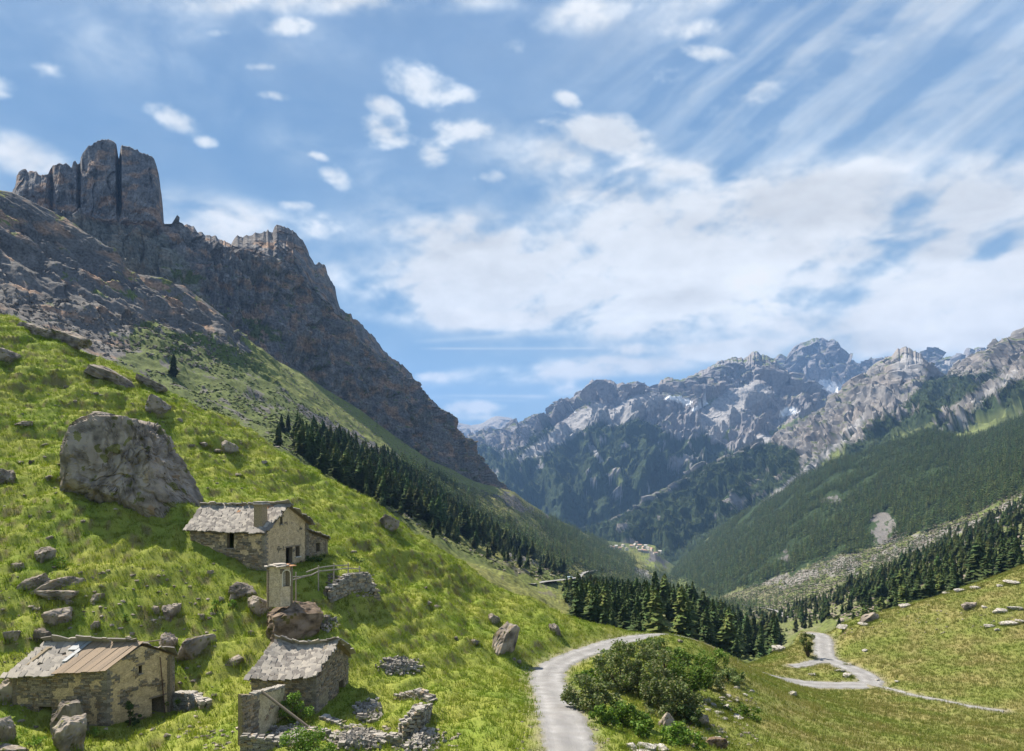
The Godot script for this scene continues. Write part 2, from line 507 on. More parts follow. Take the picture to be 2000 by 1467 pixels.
const SKY_C := [1400, 760, 1490, 712, 1513, 701, 1518, 695, 1524, 691, 1530, 694, 1538, 696, 1542, 688, 1546, 682, 1557, 674, 1565, 669, 1572, 668, 1579, 665, 1585, 662, 1590, 660, 1598, 661, 1607, 660, 1613, 663, 1618, 666, 1622, 663, 1626, 662, 1631, 664, 1637, 667, 1641, 674, 1645, 682, 1650, 689, 1656, 696, 1663, 702, 1670, 707, 1678, 709,
	1684, 711, 1692, 704, 1703, 704, 1714, 702, 1726, 700, 1739, 697, 1790, 694, 1813, 696, 1829, 703, 1846, 698, 1868, 692, 1884, 691, 1886, 683, 1890, 680, 1901, 683, 1908, 680, 1915, 678, 1923, 680, 1931, 684, 1950, 686, 2000, 690, 2200, 700]
const SKY_D := [1130, 1075, 1180, 1052, 1230, 1010, 1300, 965, 1380, 915, 1450, 885, 1500, 868, 1540, 852, 1575, 832, 1600, 808, 1622, 790, 1640, 775, 1660, 752, 1676, 735, 1690, 728, 1700, 716, 1714, 706, 1728, 700, 1739, 696, 1746, 690, 1752, 682, 1759, 680, 1766, 678, 1773, 680, 1780, 681, 1790, 688, 1796, 691, 1804, 698, 1815, 712, 1830, 730, 1845, 742, 1860, 742, 1875, 728, 1890, 714, 1905, 702, 1920, 692, 1935, 688,
	1950, 682, 1955, 676, 1959, 671, 1965, 669, 1970, 666, 1975, 660, 1981, 654, 1990, 648, 1997, 641, 2010, 634, 2060, 600, 2150, 570, 2300, 540]

func rock_relief(p: Vector3, n: Vector3, size: float, amp: float) -> Vector3:
	# gullies that run down the face, then blocks
	var q := p / size
	var g := ridge_n.get_noise_3d(q.x * 0.7, q.y * 0.22, q.z * 0.7)
	var f := ridge_n.get_noise_3d(q.x * 2.3 + 5.0, q.y * 0.8, q.z * 2.3)
	var b := noise_c.get_noise_3d(q.x * 3.4, q.y * 1.6, q.z * 3.4)
	return n * (amp * (1.0 * g + 0.32 * f + 0.30 * b))

func far_relief(p: Vector3, n: Vector3, size: float, amp: float, crest: float, look: Vector3) -> Vector3:
	# buttresses and gullies; towards the crest the rock only steps back and forth the way the face looks, so the skyline stays
	var q := p / size
	var g := ridge_far.get_noise_3d(q.x, q.y * 0.4, q.z)
	var b := noise_b.get_noise_3d(q.x * 2.3, q.y * 1.4, q.z * 2.3)
	# tilted benches, broken off along joints
	var bench := (p.y * 0.9 + p.x * 0.35) / (size * 0.42) + 1.4 * b
	var off := n * (amp * (1.0 * g + 0.22 * b + 0.20 * (pow(bench - floorf(bench), 0.6) - 0.5)))
	var chip := n * (amp * 0.13 * noise_c.get_noise_3d(q.x * 6.5, q.y * 4.0, q.z * 6.5))
	off += chip
	return off.lerp(look * off.dot(look), crest)

func far_ridge() -> Array:
	# the farthest ridge
	var a := skyline(SKY_A, [860, 11000, 1120, 11000], 0.8)
	var s := loft([line3([860, 930, 9000, 1120, 930, 9000]), line3([860, 870, 10000, 1120, 870, 10000]), a, line3([860, 860, 12500, 1120, 860, 12500])], 2, 800, 1180, 190, [14, 40, 6],
		func(p: Vector3, n: Vector3, t: float): return far_relief(p, n, 600.0, 120.0, smoothstep(1.5, 2.0, t), Vector3(0.01, -0.05, 0.998)))
	paint(s, func(p: Vector3, n: Vector3, t: float): return Color(0.20, 0.19, 0.19).lerp(Color(0.30, 0.28, 0.26), 0.5 + 0.5 * noise_b.get_noise_3dv(p * 0.004)))
	return [s, []]

func far_peak() -> Array:
	# the high peak behind
	var c := skyline(SKY_C, [1400, 7600, 1600, 7600, 1850, 6600, 2200, 6200], 2.4)
	var scree_c := [poly([1600, 765, 1625, 766, 1640, 775, 1640, 800, 1610, 790]), poly([1830, 706, 1880, 700, 1920, 700, 1900, 725, 1850, 740])]
	var sc := loft([line3([1400, 900, 6000, 2200, 850, 5400]), line3([1400, 810, 6800, 1620, 790, 6800, 1850, 770, 6000, 2200, 760, 5700]), c, line3([1400, 800, 9000, 2200, 760, 8000])], 2, 1395, 2150, 420, [20, 95, 6],
		func(p: Vector3, n: Vector3, t: float): return far_relief(p, n, 430.0, 190.0 * (0.2 if inside(to_px(p), scree_c) else 1.0), smoothstep(1.6, 1.95, t), Vector3(-0.37, -0.14, 0.918)))
	var snow_c := [poly([1588, 770, 1602, 742, 1618, 741, 1634, 750, 1652, 748, 1648, 757, 1640, 763, 1640, 775, 1628, 770, 1612, 758, 1600, 770]), poly([1655, 748, 1672, 735, 1670, 742, 1656, 756]), poly([1640, 753, 1650, 744, 1654, 749, 1644, 760])]
	var green_c := [poly([1830, 720, 1870, 715, 1860, 730, 1840, 735])]
	paint(sc, func(p: Vector3, n: Vector3, t: float): return mountain_color(p, n, snow_c, scree_c, green_c, [], Color(0.178, 0.180, 0.205)))
	return [sc, []]

func far_massif() -> Array:
	# the massif across the valley with its forest
	var b := skyline(SKY_B, [880, 7200, 1010, 6400, 1160, 5600, 1300, 5700, 1480, 5600, 1620, 5400, 1800, 5400], 2.8)
	var scree_b := [poly([1003, 899, 1050, 862, 1100, 826, 1135, 800, 1170, 785, 1192, 800, 1150, 832, 1100, 864, 1050, 892]), poly([1165, 815, 1225, 780, 1275, 764, 1302, 785, 1250, 815, 1195, 835]), poly([1358, 812, 1420, 765, 1480, 742, 1518, 770, 1460, 797, 1430, 828, 1405, 864, 1375, 846]), poly([1450, 860, 1490, 845, 1530, 868, 1500, 885, 1460, 875]), poly([1148, 870, 1160, 870, 1180, 905, 1160, 890])]
	var sb := loft([line3([870, 1120, 3500, 1150, 1090, 3500, 1400, 1060, 3600, 1800, 1000, 3800]), line3([870, 1000, 4100, 1000, 985, 3900, 1150, 960, 3900, 1300, 930, 4100, 1480, 890, 4300, 1800, 900, 4400]),
		line3([870, 905, 5400, 1000, 890, 5100, 1080, 860, 4800, 1200, 830, 4700, 1330, 840, 4750, 1450, 820, 4800, 1600, 820, 4800, 1800, 870, 4900]), b, line3([870, 900, 9000, 1800, 820, 7000])], 3, 850, 1760, 620, [26, 70, 120, 6],
		func(p: Vector3, n: Vector3, t: float): return far_relief(p, n, 360.0, 150.0 * smoothstep(0.0, 0.8, t) * (0.25 if inside(to_px(p), scree_b) else 1.0), smoothstep(2.55, 2.93, t), Vector3(-0.17, -0.09, 0.981)))
	var snow_b := [poly([1294, 775, 1310, 773, 1335, 776, 1352, 784, 1350, 791, 1332, 788, 1318, 783, 1300, 780]), poly([1350, 800, 1362, 792, 1378, 782, 1384, 786, 1366, 797, 1354, 806]), poly([1520, 808, 1532, 798, 1550, 796, 1572, 806, 1555, 807, 1536, 812, 1523, 815]), poly([1113, 793, 1120, 800, 1124, 806, 1117, 804])]
	var green_b := [poly([1500, 850, 1550, 820, 1610, 800, 1640, 800, 1600, 830, 1540, 860]), poly([1195, 935, 1240, 905, 1222, 945, 1205, 945]), poly([1380, 835, 1430, 830, 1420, 860, 1380, 855])]
	var wood_b := [poly([820, 850, 1000, 880, 1060, 832, 1068, 822, 1090, 845, 1050, 885, 1010, 898, 1060, 885, 1130, 840, 1180, 820, 1230, 815, 1280, 830, 1330, 860, 1380, 850, 1420, 880, 1480, 890, 1520, 880, 1700, 870, 1760, 1200, 820, 1200])]
	paint(sb, func(p: Vector3, n: Vector3, t: float): return mountain_color(p, n, snow_b, scree_b, green_b, wood_b, Color(0.212, 0.207, 0.220)))
	var trees := forest_on(sb, wood_b, scree_b + green_b, 1.0 / 170.0, 0.75, 14.0)
	return [sb, trees]

func far_flank() -> Array:
	# the rocky flank on the far side of the side valley
	var d := skyline(SKY_D, [1130, 3500, 1300, 3500, 1500, 3600, 1640, 3900, 1766, 3900, 1850, 3700, 1950, 3300, 2000, 3100, 2300, 2700], 3.2)
	var scree_d := [poly([1470, 992, 1510, 962, 1560, 925, 1600, 890, 1640, 855, 1670, 822, 1700, 800, 1690, 822, 1660, 850, 1630, 880, 1600, 905, 1560, 940, 1500, 980]), poly([1830, 842, 1870, 812, 1900, 800, 1895, 820, 1860, 842]), poly([1900, 775, 1960, 740, 1990, 715, 1985, 735, 1930, 775, 1900, 800]), poly([1740, 730, 1765, 690, 1800, 700, 1800, 730, 1770, 745])]
	var sd := loft([line3([1120, 1130, 2700, 1320, 1140, 2600, 1500, 1060, 2400, 1700, 950, 2150, 2000, 870, 1850, 2300, 800, 1600]), line3([1120, 1090, 2900, 1320, 1070, 2800, 1480, 1000, 2650, 1690, 890, 2350, 2000, 800, 2050, 2300, 720, 1800]),
		line3([1120, 1080, 3200, 1300, 1010, 3100, 1480, 930, 3050, 1690, 810, 3050, 1850, 790, 2850, 2000, 730, 2600, 2300, 640, 2200]), d, line3([1120, 1100, 5000, 1600, 850, 5000, 2300, 700, 4000])], 3, 1110, 2300, 640, [12, 60, 110, 6],
		func(p: Vector3, n: Vector3, t: float): return far_relief(p, n, 240.0, 85.0 * smoothstep(0.2, 1.2, t) * (0.3 if inside(to_px(p), scree_d) else 1.0), smoothstep(2.55, 2.93, t), Vector3(-0.44, -0.12, 0.89)))
	var green_d := [poly([1560, 935, 1600, 900, 1650, 860, 1650, 880, 1600, 930, 1560, 955]), poly([1720, 880, 1760, 850, 1790, 835, 1830, 815, 1820, 835, 1790, 855, 1750, 880]), poly([1830, 850, 1900, 835, 1960, 800, 2000, 775, 2100, 720, 2100, 760, 2000, 815, 1920, 855, 1840, 880])]
	var wood_d := [poly([1000, 1300, 1100, 1040, 1230, 1000, 1380, 910, 1500, 862, 1560, 880, 1560, 920, 1620, 870, 1680, 840, 1760, 800, 1810, 740, 1880, 735, 1960, 720, 1870, 790, 1800, 840, 2000, 740, 2300, 640, 2300, 1300])]
	paint(sd, func(p: Vector3, n: Vector3, t: float): return mountain_color(p, n, [], scree_d, green_d, wood_d, Color(0.205, 0.196, 0.193)))
	var trees := forest_on(sd, wood_d, scree_d + green_d, 1.0 / 120.0, 0.72, 14.0)
	return [sd, trees]

var spots: Array = []     # every tree: [distance, position, height, kind]

func jitter(p: Vector3, size: float, px: float) -> Vector2:
	var q := to_px(p)
	return q + Vector2(noise_a.get_noise_3dv(p / size), noise_a.get_noise_3dv(p / size + Vector3(50, 9, 3))) * px

func mountain_color(p: Vector3, n: Vector3, snow: Array, scree: Array, green: Array, wood: Array, rock: Color) -> Color:
	var q := jitter(p, 90.0, 14.0)
	var v := noise_c.get_noise_3dv(p / 220.0)
	if snow and inside(to_px(p) + (q - to_px(p)) * 0.35, snow): return Color(0.72, 0.75, 0.80)
	if inside(to_px(p) + (q - to_px(p)) * 0.3, scree): return Color(0.285, 0.28, 0.285) * (1.0 + 0.12 * v)
	if inside(q, green): return Color(0.125, 0.15, 0.055) * (1.0 + 0.3 * v)
	if wood and inside(q, wood) and v < 0.34: return Color(0.038, 0.058, 0.026) * (1.0 + 0.4 * v)
	var c := rock.lerp(Color(0.235, 0.205, 0.185), clampf(0.15 + noise_b.get_noise_3dv(p / 300.0), 0.0, 0.7)) * (1.0 + 0.28 * v)
	if n.y > 0.72 and noise_a.get_noise_3dv(p / 160.0) > 0.1: c = Color(0.10, 0.12, 0.05)
	return c

func forest_on(s: Sheet, wood: Array, bare: Array, density: float, gate: float, height: float, kind := 0) -> Array:
	var out := []
	var dice := RandomNumberGenerator.new()
	dice.seed = int(density * 1e6) + s.cols
	var box := Rect2(wood[0][0], Vector2.ZERO)
	for w in wood:
		for v in w: box = box.expand(v)
	box = box.grow(15.0)
	for r in range(0, s.rows - 1):
		for c in range(0, s.cols - 1):
			var i := r * s.cols + c
			var p := s.pos[i]
			if p.z > -100.0 or not box.has_point(to_px(p)): continue
			var e := (s.pos[i + 1] - p).cross(s.pos[i + s.cols] - p)
			var n := e.length() * density
			if n < 0.002: continue
			var q := jitter(p, 90.0, 14.0)
			if q.x < -60.0 or q.x > 2060.0: continue
			if not inside(q, wood) or inside(q, bare): continue
			if noise_c.get_noise_3dv(p / 220.0) > 0.34: continue
			n *= 1.6 * smoothstep(-0.55, -0.1, noise_a.get_noise_3dv(p / 110.0) + 0.35 * noise_c.get_noise_3dv(p / 30.0))
			var count := int(n) + (1 if dice.randf() < n - int(n) else 0)
			for k in count:
				var a := dice.randf()
				var b := dice.randf()
				var w := p + (s.pos[i + 1] - p) * a + (s.pos[i + s.cols] - p) * b
				out.append([-w.z, w, height * (0.4 + 0.85 * pow(dice.randf(), 0.8)), kind])
	return out

# ---------- the twin-towered rock ridge ----------
const SKY_L3 := [-400, 420, -200, 400, -60, 395, 10, 385, 23, 378, 29, 366, 31, 359, 33, 341, 40, 334, 49, 330, 56, 336, 64, 334, 72, 336, 75, 341, 85, 342, 94, 340, 97, 330, 100, 324, 112, 320, 124, 321, 130, 319, 136, 324, 140, 327, 143, 316, 147, 313, 151, 321, 154, 319, 159, 305, 163, 298, 168, 291, 175, 284,
	182, 280, 190, 275, 198, 272, 206, 271, 213, 273, 219, 275, 223, 277, 227, 281, 229, 296, 231, 312, 233, 300, 235, 287, 241, 285, 250, 287, 259, 289, 270, 294, 280, 299, 290, 303, 297, 306, 301, 311, 303, 317, 307, 330, 310, 341, 312, 355, 313, 366, 316, 382, 317, 394, 319, 415, 320, 436, 324, 446, 331, 452, 337, 448, 343, 446, 355, 443, 367, 439, 375, 442,
	381, 446, 387, 455, 395, 453, 402, 460, 409, 458, 415, 462, 422, 460, 425, 466, 433, 468, 441, 473, 451, 478, 457, 467, 462, 461, 476, 462, 490, 460, 496, 456, 502, 455, 510, 455, 518, 453, 523, 447, 528, 453, 534, 452, 535, 443, 542, 439, 550, 441, 560, 445, 567, 449, 574, 453, 581, 460, 588, 467, 594, 474, 598, 481, 602, 490, 604, 499, 608, 505, 611, 509,
	614, 516, 620, 514, 626, 514, 631, 516, 635, 518, 638, 528, 640, 537, 644, 544, 647, 550, 654, 558, 656, 570, 658, 583, 663, 599, 670, 606, 677, 611, 686, 613, 689, 623, 700, 627, 717, 645, 735, 665, 750, 684, 765, 700, 784, 712, 802, 728, 812, 745, 819, 760, 833, 773, 847, 784, 860, 796, 872, 810, 882, 828, 891, 847, 899, 862, 907, 878, 919, 892, 931, 903, 952, 920, 970, 943, 985, 966, 1010, 1010, 1060, 1080]
# the nearer shoulder in front of it: cliffs, then the grassy band, then the wooded spur down to the valley floor,
# and up again along the edge of the dark forest on the other side
const SKY_L2 := [-400, 210, -200, 295, -80, 345, 0, 375, 24, 381, 63, 396, 98, 413, 140, 439, 168, 460, 190, 470, 210, 485, 228, 505, 241, 520, 253, 530, 266, 537, 285, 541, 304, 544, 320, 547, 336, 553, 360, 560, 378, 576, 395, 590, 412, 602, 430, 614, 448, 634, 465, 653, 480, 665, 493, 674, 510, 685, 525, 695, 550, 710, 588, 728, 610, 742, 630, 756, 665, 777, 704, 801, 739, 829,
	774, 854, 809, 878, 847, 903, 879, 915, 921, 938, 945, 946, 970, 951, 984, 955, 1005, 961, 1016, 970, 1029, 980, 1042, 988, 1057, 997, 1071, 1008, 1090, 1016, 1110, 1025, 1145, 1043, 1180, 1056, 1215, 1060, 1250, 1054, 1280, 1060, 1300, 1090, 1320, 1108, 1350, 1080, 1400, 1035, 1440, 1010, 1475, 988, 1505, 975, 1532, 960, 1560, 934, 1590, 920, 1626, 902, 1660, 894, 1686, 887, 1730, 870, 1780, 853, 1807, 845, 1840, 847, 1870, 855, 1904, 856, 1950, 838, 2000, 815, 2100, 770, 2400, 660]

func cliff_mountain() -> Array:
	var ridge := skyline(SKY_L3, [-400, 1000, 0, 980, 300, 1000, 400, 1080, 540, 1150, 640, 1200, 765, 1330, 870, 1480, 970, 1750, 1060, 1950], 3.0)
	var foot := line3([-400, 470, 930, 0, 430, 940, 100, 432, 955, 200, 445, 965, 320, 462, 975, 400, 505, 1020, 540, 545, 1075, 640, 640, 1130, 765, 745, 1275, 870, 838, 1430, 970, 955, 1720, 1060, 1085, 1940])
	var low := line3([-400, 580, 800, 0, 560, 810, 200, 620, 850, 400, 720, 915, 500, 790, 960, 600, 850, 1030, 800, 960, 1230, 970, 1040, 1540, 1060, 1150, 1850])
	var plateau := []     # the summits are flat on top
	for q in ridge: plateau.append(Vector3(q.x, q.y + 2.0, q.z + 30.0))
	var back := line3([-400, 600, 1200, 300, 600, 1200, 700, 800, 1450, 1060, 1150, 2300])
	var s := loft([low, foot, ridge, plateau, back], 2, -300, 1055, 860, [110, 170, 2, 6],
		func(p: Vector3, n: Vector3, t: float):
			var top: float = 1.0 - smoothstep(1.6, 1.98, t) * 0.6
			var off := rock_relief(p, n, 85.0, 30.0 * top) + rock_relief(p, n, 24.0, 6.0 * (0.05 + 0.95 * top))
			off += n * (noise_c.get_noise_3d(p.x / 7.0, p.y / 9.0, p.z / 7.0) * 2.6 * (0.1 + 0.9 * top))
			# ribs between upright joints
			var rib := (p.x * 0.9 + p.z * 0.35 + p.y * 0.18) / 26.0 + 1.6 * noise_b.get_noise_3dv(p / 110.0)
			off += n * (7.0 * (pow(rib - floorf(rib), 0.6) - 0.5) * (0.1 + 0.9 * top))
			var q := to_px(p)
			# the way the rock faces: the towers look across the slope, the long wall more and more down the valley
			var look := Vector3(0.43, -0.32, 0.844).lerp(Vector3(0.05, -0.02, 0.998), smoothstep(320.0, 960.0, q.x)).normalized()
			var step_out := 0.0
			# the cleft between the two towers and lesser chimneys
			if q.y < 470.0:
				var crack: float = exp(-pow((q.x - 232.0 - (q.y - 330.0) * 0.012) / 4.2, 4.0)) * smoothstep(428.0, 400.0, q.y)
				crack += 0.35 * exp(-pow((q.x - 155.0) / 3.0, 2.0)) * smoothstep(440.0, 400.0, q.y) + 0.28 * exp(-pow((q.x - 100.0) / 4.0, 2.0))
				step_out -= 62.0 * crack
				step_out += 9.0 * smoothstep(233.0, 238.0, q.x) * smoothstep(318.0, 306.0, q.x) * smoothstep(445.0, 425.0, q.y) * top
			# keep the crest true to its outline: near it the rock only steps back and forth
			var k: float = smoothstep(0.85, 1.2, t) if q.x < 325.0 else smoothstep(0.95, 1.45, t)
			off = off.lerp(look * off.dot(look), k)
			off += look * step_out
			return off)
	var grass := [poly([300, 560, 380, 575, 450, 620, 430, 640, 350, 590]), poly([330, 520, 400, 540, 380, 560, 330, 545]), poly([470, 620, 540, 640, 560, 670, 500, 660])]
	var talus := [poly([120, 415, 320, 455, 370, 520, 420, 620, 330, 560, 240, 520, 150, 450])]
	paint(s, func(p: Vector3, n: Vector3, t: float):
		var q := jitter(p, 14.0, 16.0)
		var v := noise_c.get_noise_3dv(p / 16.0)
		var c := Color(0.215, 0.205, 0.205).lerp(Color(0.150, 0.150, 0.160), clampf(0.5 + 1.4 * noise_b.get_noise_3dv(p / 45.0), 0.0, 1.0))
		var warm := smoothstep(0.12, 0.5, noise_a.get_noise_3d(p.x / 40.0, p.y / 22.0, p.z / 40.0) + 0.35 * v + (0.12 if q.y < 470.0 or q.x > 480.0 else 0.0))
		c = c.lerp(Color(0.37, 0.235, 0.155), warm * 0.7)
		c *= 1.0 + 0.5 * v
		if inside(q, talus): c = c.lerp(Color(0.20, 0.205, 0.17), 0.6)
		var moss := noise_a.get_noise_3d(p.x / 22.0, p.y / 12.0 + 40.0, p.z / 22.0)
		if (inside(q, grass) and moss > -0.2) or (n.y > 0.62 and q.y > 505.0 and moss > 0.08): c = Color(0.105, 0.13, 0.055) * (1.0 + 0.4 * v)
		return c)
	return [s, []]

# ---------- the valley: one sheet from the shoulder, across the floor, to the dark forest ----------
var valley_sheet: Sheet

func valley() -> Array:
	var top := skyline(SKY_L2, [-400, 625, 0, 655, 200, 705, 400, 800, 500, 860, 600, 960, 800, 1180, 970, 1480, 1071, 1850, 1180, 2500, 1250, 3150, 1320, 2650, 1400, 2500, 1475, 2300, 1686, 2000, 2000, 1700, 2400, 1400])
	var l0 := line3([-400, 700, 190, 0, 775, 190, 400, 930, 180, 800, 1150, 170, 1100, 1300, 158, 1250, 1330, 150, 1400, 1345, 165, 1600, 1300, 195, 1800, 1230, 205, 2000, 1175, 215, 2400, 1090, 220])
	var l1 := line3([-400, 560, 430, 0, 655, 430, 200, 735, 430, 400, 825, 380, 600, 930, 295, 800, 1055, 285, 1000, 1165, 275, 1100, 1215, 250, 1200, 1238, 205, 1300, 1242, 195, 1400, 1285, 215, 1500, 1290, 260, 1600, 1260, 320, 1800, 1170, 300, 2000, 1115, 290, 2400, 1010, 280])
	var l2 := line3([-400, 480, 540, 0, 590, 545, 200, 660, 575, 400, 765, 540, 600, 875, 460, 800, 1000, 470, 1000, 1105, 520, 1100, 1155, 500, 1200, 1190, 400, 1300, 1200, 340, 1400, 1240, 350, 1500, 1245, 480, 1600, 1200, 560, 1800, 1110, 520, 2000, 1050, 460, 2400, 940, 420])
	var l3 := line3([-400, 330, 590, 0, 480, 612, 200, 560, 655, 400, 670, 690, 600, 800, 720, 800, 930, 830, 970, 1030, 1000, 1100, 1095, 1150, 1200, 1130, 1350, 1300, 1155, 1500, 1400, 1168, 1400, 1500, 1150, 1250, 1600, 1115, 1150, 1700, 1085, 1080, 1800, 1045, 1000, 2000, 960, 880, 2400, 800, 700])
	var back := line3([-400, 400, 800, 0, 470, 850, 300, 620, 950, 600, 800, 1150, 970, 1010, 1750, 1180, 1075, 3000, 1250, 1070, 3600, 1320, 1120, 3000, 1475, 1020, 2500, 1686, 930, 2200, 2000, 860, 1900, 2400, 700, 1600])
	var s := loft([l0, l1, l2, l3, top, back], 4, -300, 2300, 1120, [14, 60, 60, 110, 6],
		func(p: Vector3, n: Vector3, t: float):
			var q := to_px(p)
			var cliff := 0.0
			if q.x < 620.0: cliff = (smoothstep(1.5, 2.6, t + (0.0 if q.x < 250.0 else (q.x - 250.0) * -0.004)) * 0.8 + 0.2 * smoothstep(2.6, 3.2, t) + 0.12) * smoothstep(640.0, 420.0, q.x)
			var fade: float = 1.0 - smoothstep(3.6, 4.0, t) * 0.8
			var off: Vector3 = Vector3.UP * (noise_a.get_noise_3dv(p / 60.0) * 7.0 + noise_c.get_noise_3dv(p / 11.0) * 1.1) * smoothstep(0.3, 1.3, t) * fade
			if cliff > 0.01: 
				# beds that dip with the slope
				var w := Vector3(p.x * 0.77 - p.y * 0.64, (p.x * 0.64 + p.y * 0.77) * 1.0, p.z)
				var bed := w.y / 17.0 + 1.5 * noise_b.get_noise_3d(w.x / 130.0, w.y / 60.0, w.z / 90.0)
				var ledge := w.y / 5.5 + 1.2 * noise_b.get_noise_3d(w.x / 40.0, w.y / 30.0, w.z / 30.0)
				off += n * cliff * fade * (11.0 * ridge_n.get_noise_3d(w.x / 190.0, w.y / 60.0, w.z / 80.0) + 6.0 * (pow(bed - floorf(bed), 0.55) - 0.5) + 2.2 * (pow(ledge - floorf(ledge), 0.6) - 0.5) + 1.2 * noise_c.get_noise_3d(w.x / 20.0, w.y / 7.0, w.z / 10.0))
			return off)
	var rock := [poly([-400, 200, 0, 360, 100, 400, 215, 475, 270, 530, 370, 560, 440, 615, 500, 675, 520, 700, 470, 690, 400, 650, 330, 640, 300, 625, 255, 640, 250, 700, 190, 720, 130, 700, 60, 680, 0, 660, -400, 560]),
		poly([560, 780, 640, 815, 740, 860, 800, 900, 780, 905, 700, 870, 620, 830]),
		poly([640, 880, 700, 900, 760, 960, 720, 960, 660, 910]), poly([985, 1075, 1040, 1062, 1050, 1100, 1000, 1100]), poly([930, 940, 985, 958, 1040, 990, 1090, 1020, 1060, 1015, 990, 985, 940, 960]),
		poly([1270, 1070, 1310, 1095, 1300, 1110, 1260, 1105]), poly([1700, 1005, 1740, 1000, 1750, 1050, 1715, 1070, 1695, 1040]), poly([1510, 1090, 1540, 1082, 1545, 1100, 1515, 1105]), poly([1610, 970, 1640, 960, 1640, 985, 1612, 985])]
	var band := [poly([470, 655, 550, 705, 640, 758, 740, 826, 850, 900, 970, 945, 985, 955, 970, 966, 850, 930, 740, 872, 640, 815, 560, 765, 500, 712])]
	var gravel := [poly([1480, 1140, 1640, 1090, 1760, 1060, 1900, 1010, 2000, 965, 2000, 1000, 1900, 1040, 1800, 1070, 1700, 1110, 1560, 1150]), poly([1860, 1105, 1880, 1070, 1895, 1040, 1900, 1045, 1880, 1090, 1868, 1115]), poly([1195, 1055, 1230, 1052, 1280, 1060, 1275, 1068, 1240, 1062, 1200, 1062]), poly([1225, 1100, 1290, 1140, 1330, 1170, 1300, 1165, 1250, 1130])]
	var woods := [poly([585, 850, 640, 868, 700, 895, 760, 905, 820, 915, 870, 940, 930, 985, 1000, 1025, 1060, 1055, 1120, 1095, 1150, 1135, 1100, 1125, 1050, 1095, 1000, 1085, 930, 1060, 880, 1048, 800, 1015, 700, 965, 620, 930, 575, 885])]
	var far_woods := [poly([1030, 1000, 1110, 1030, 1180, 1062, 1240, 1095, 1240, 1125, 1150, 1118, 1100, 1090])]
	var dark := [poly([1310, 1120, 1350, 1070, 1475, 975, 1540, 945, 1686, 875, 1807, 835, 1904, 845, 2000, 800, 2400, 640, 2400, 790, 2000, 955, 1900, 1005, 1760, 1055, 1640, 1085, 1480, 1140, 1400, 1165])]
	var meadow := [poly([1255, 1072, 1300, 1055, 1380, 1050, 1360, 1065, 1330, 1085, 1290, 1110, 1270, 1120, 1255, 1095])]
	paint(s, func(p: Vector3, n: Vector3, t: float):
		var size := 8.0 + p.z * -0.02
		var q := jitter(p, size, 16.0)
		var v := noise_c.get_noise_3dv(p / size)
		var b := noise_b.get_noise_3dv(p / (size * 5.0))
		if inside(q, band): return Color(0.165, 0.19, 0.055) * (1.0 + 0.3 * v)
		if inside(q, rock) and (v + b * 0.6 < 0.26 or q.y < 560.0 and n.y < 0.55):
			var c := Color(0.165, 0.157, 0.150).lerp(Color(0.115, 0.114, 0.12), clampf(0.5 + b, 0.0, 1.0))
			if q.x < 420.0: c = c.lerp(Color(0.36, 0.225, 0.145), 0.7 * smoothstep(0.10, 0.45, noise_a.get_noise_3d(p.x / 42.0, p.y / 25.0, p.z / 42.0) + 0.3 * v))
			return c * (1.0 + 0.5 * v)
		if inside(q, gravel) and v + b > 0.02: return Color(0.21, 0.205, 0.19) * (1.0 + 0.4 * v)
		if inside(q, dark): return Color(0.030, 0.050, 0.019) * (1.0 + 0.4 * v)
		if inside(q, meadow): return Color(0.16, 0.19, 0.055) * (1.0 + 0.25 * v)
		# rough pasture among the ribs under the cliffs
		if q.x < 640.0 and q.y > 560.0 + (q.x - 250.0) * 0.52:
			if noise_c.get_noise_3d((p.x * 0.77 - p.y * 0.64) / 60.0, (p.x * 0.64 + p.y * 0.77) / 13.0, p.z / 30.0) + 0.5 * v > 0.30: return Color(0.125, 0.122, 0.115) * (1.0 + 0.4 * v)
			return Color(0.102, 0.132, 0.040) * (1.0 + 0.35 * v)
		if q.x > 1300.0: return Color(0.125, 0.15, 0.05).lerp(Color(0.19, 0.185, 0.12), clampf(0.1 + b + v, 0.0, 0.9))
		if v * 0.8 + noise_a.get_noise_3dv(p / 30.0) > 0.46: return Color(0.11, 0.105, 0.07) * (1.0 + 0.4 * v)
		return Color(0.105, 0.135, 0.038).lerp(Color(0.18, 0.185, 0.06), clampf(0.5 + 1.1 * b, 0.0, 1.0)) * (1.0 + 0.3 * v))
	var trees := []
	# trees; the last number is the stand they belong to
	var cleared := [poly([1015, 1122, 1100, 1118, 1125, 1105, 1215, 1100, 1215, 1122, 1150, 1130, 1140, 1160, 1080, 1166, 1015, 1166])]     # along the far road
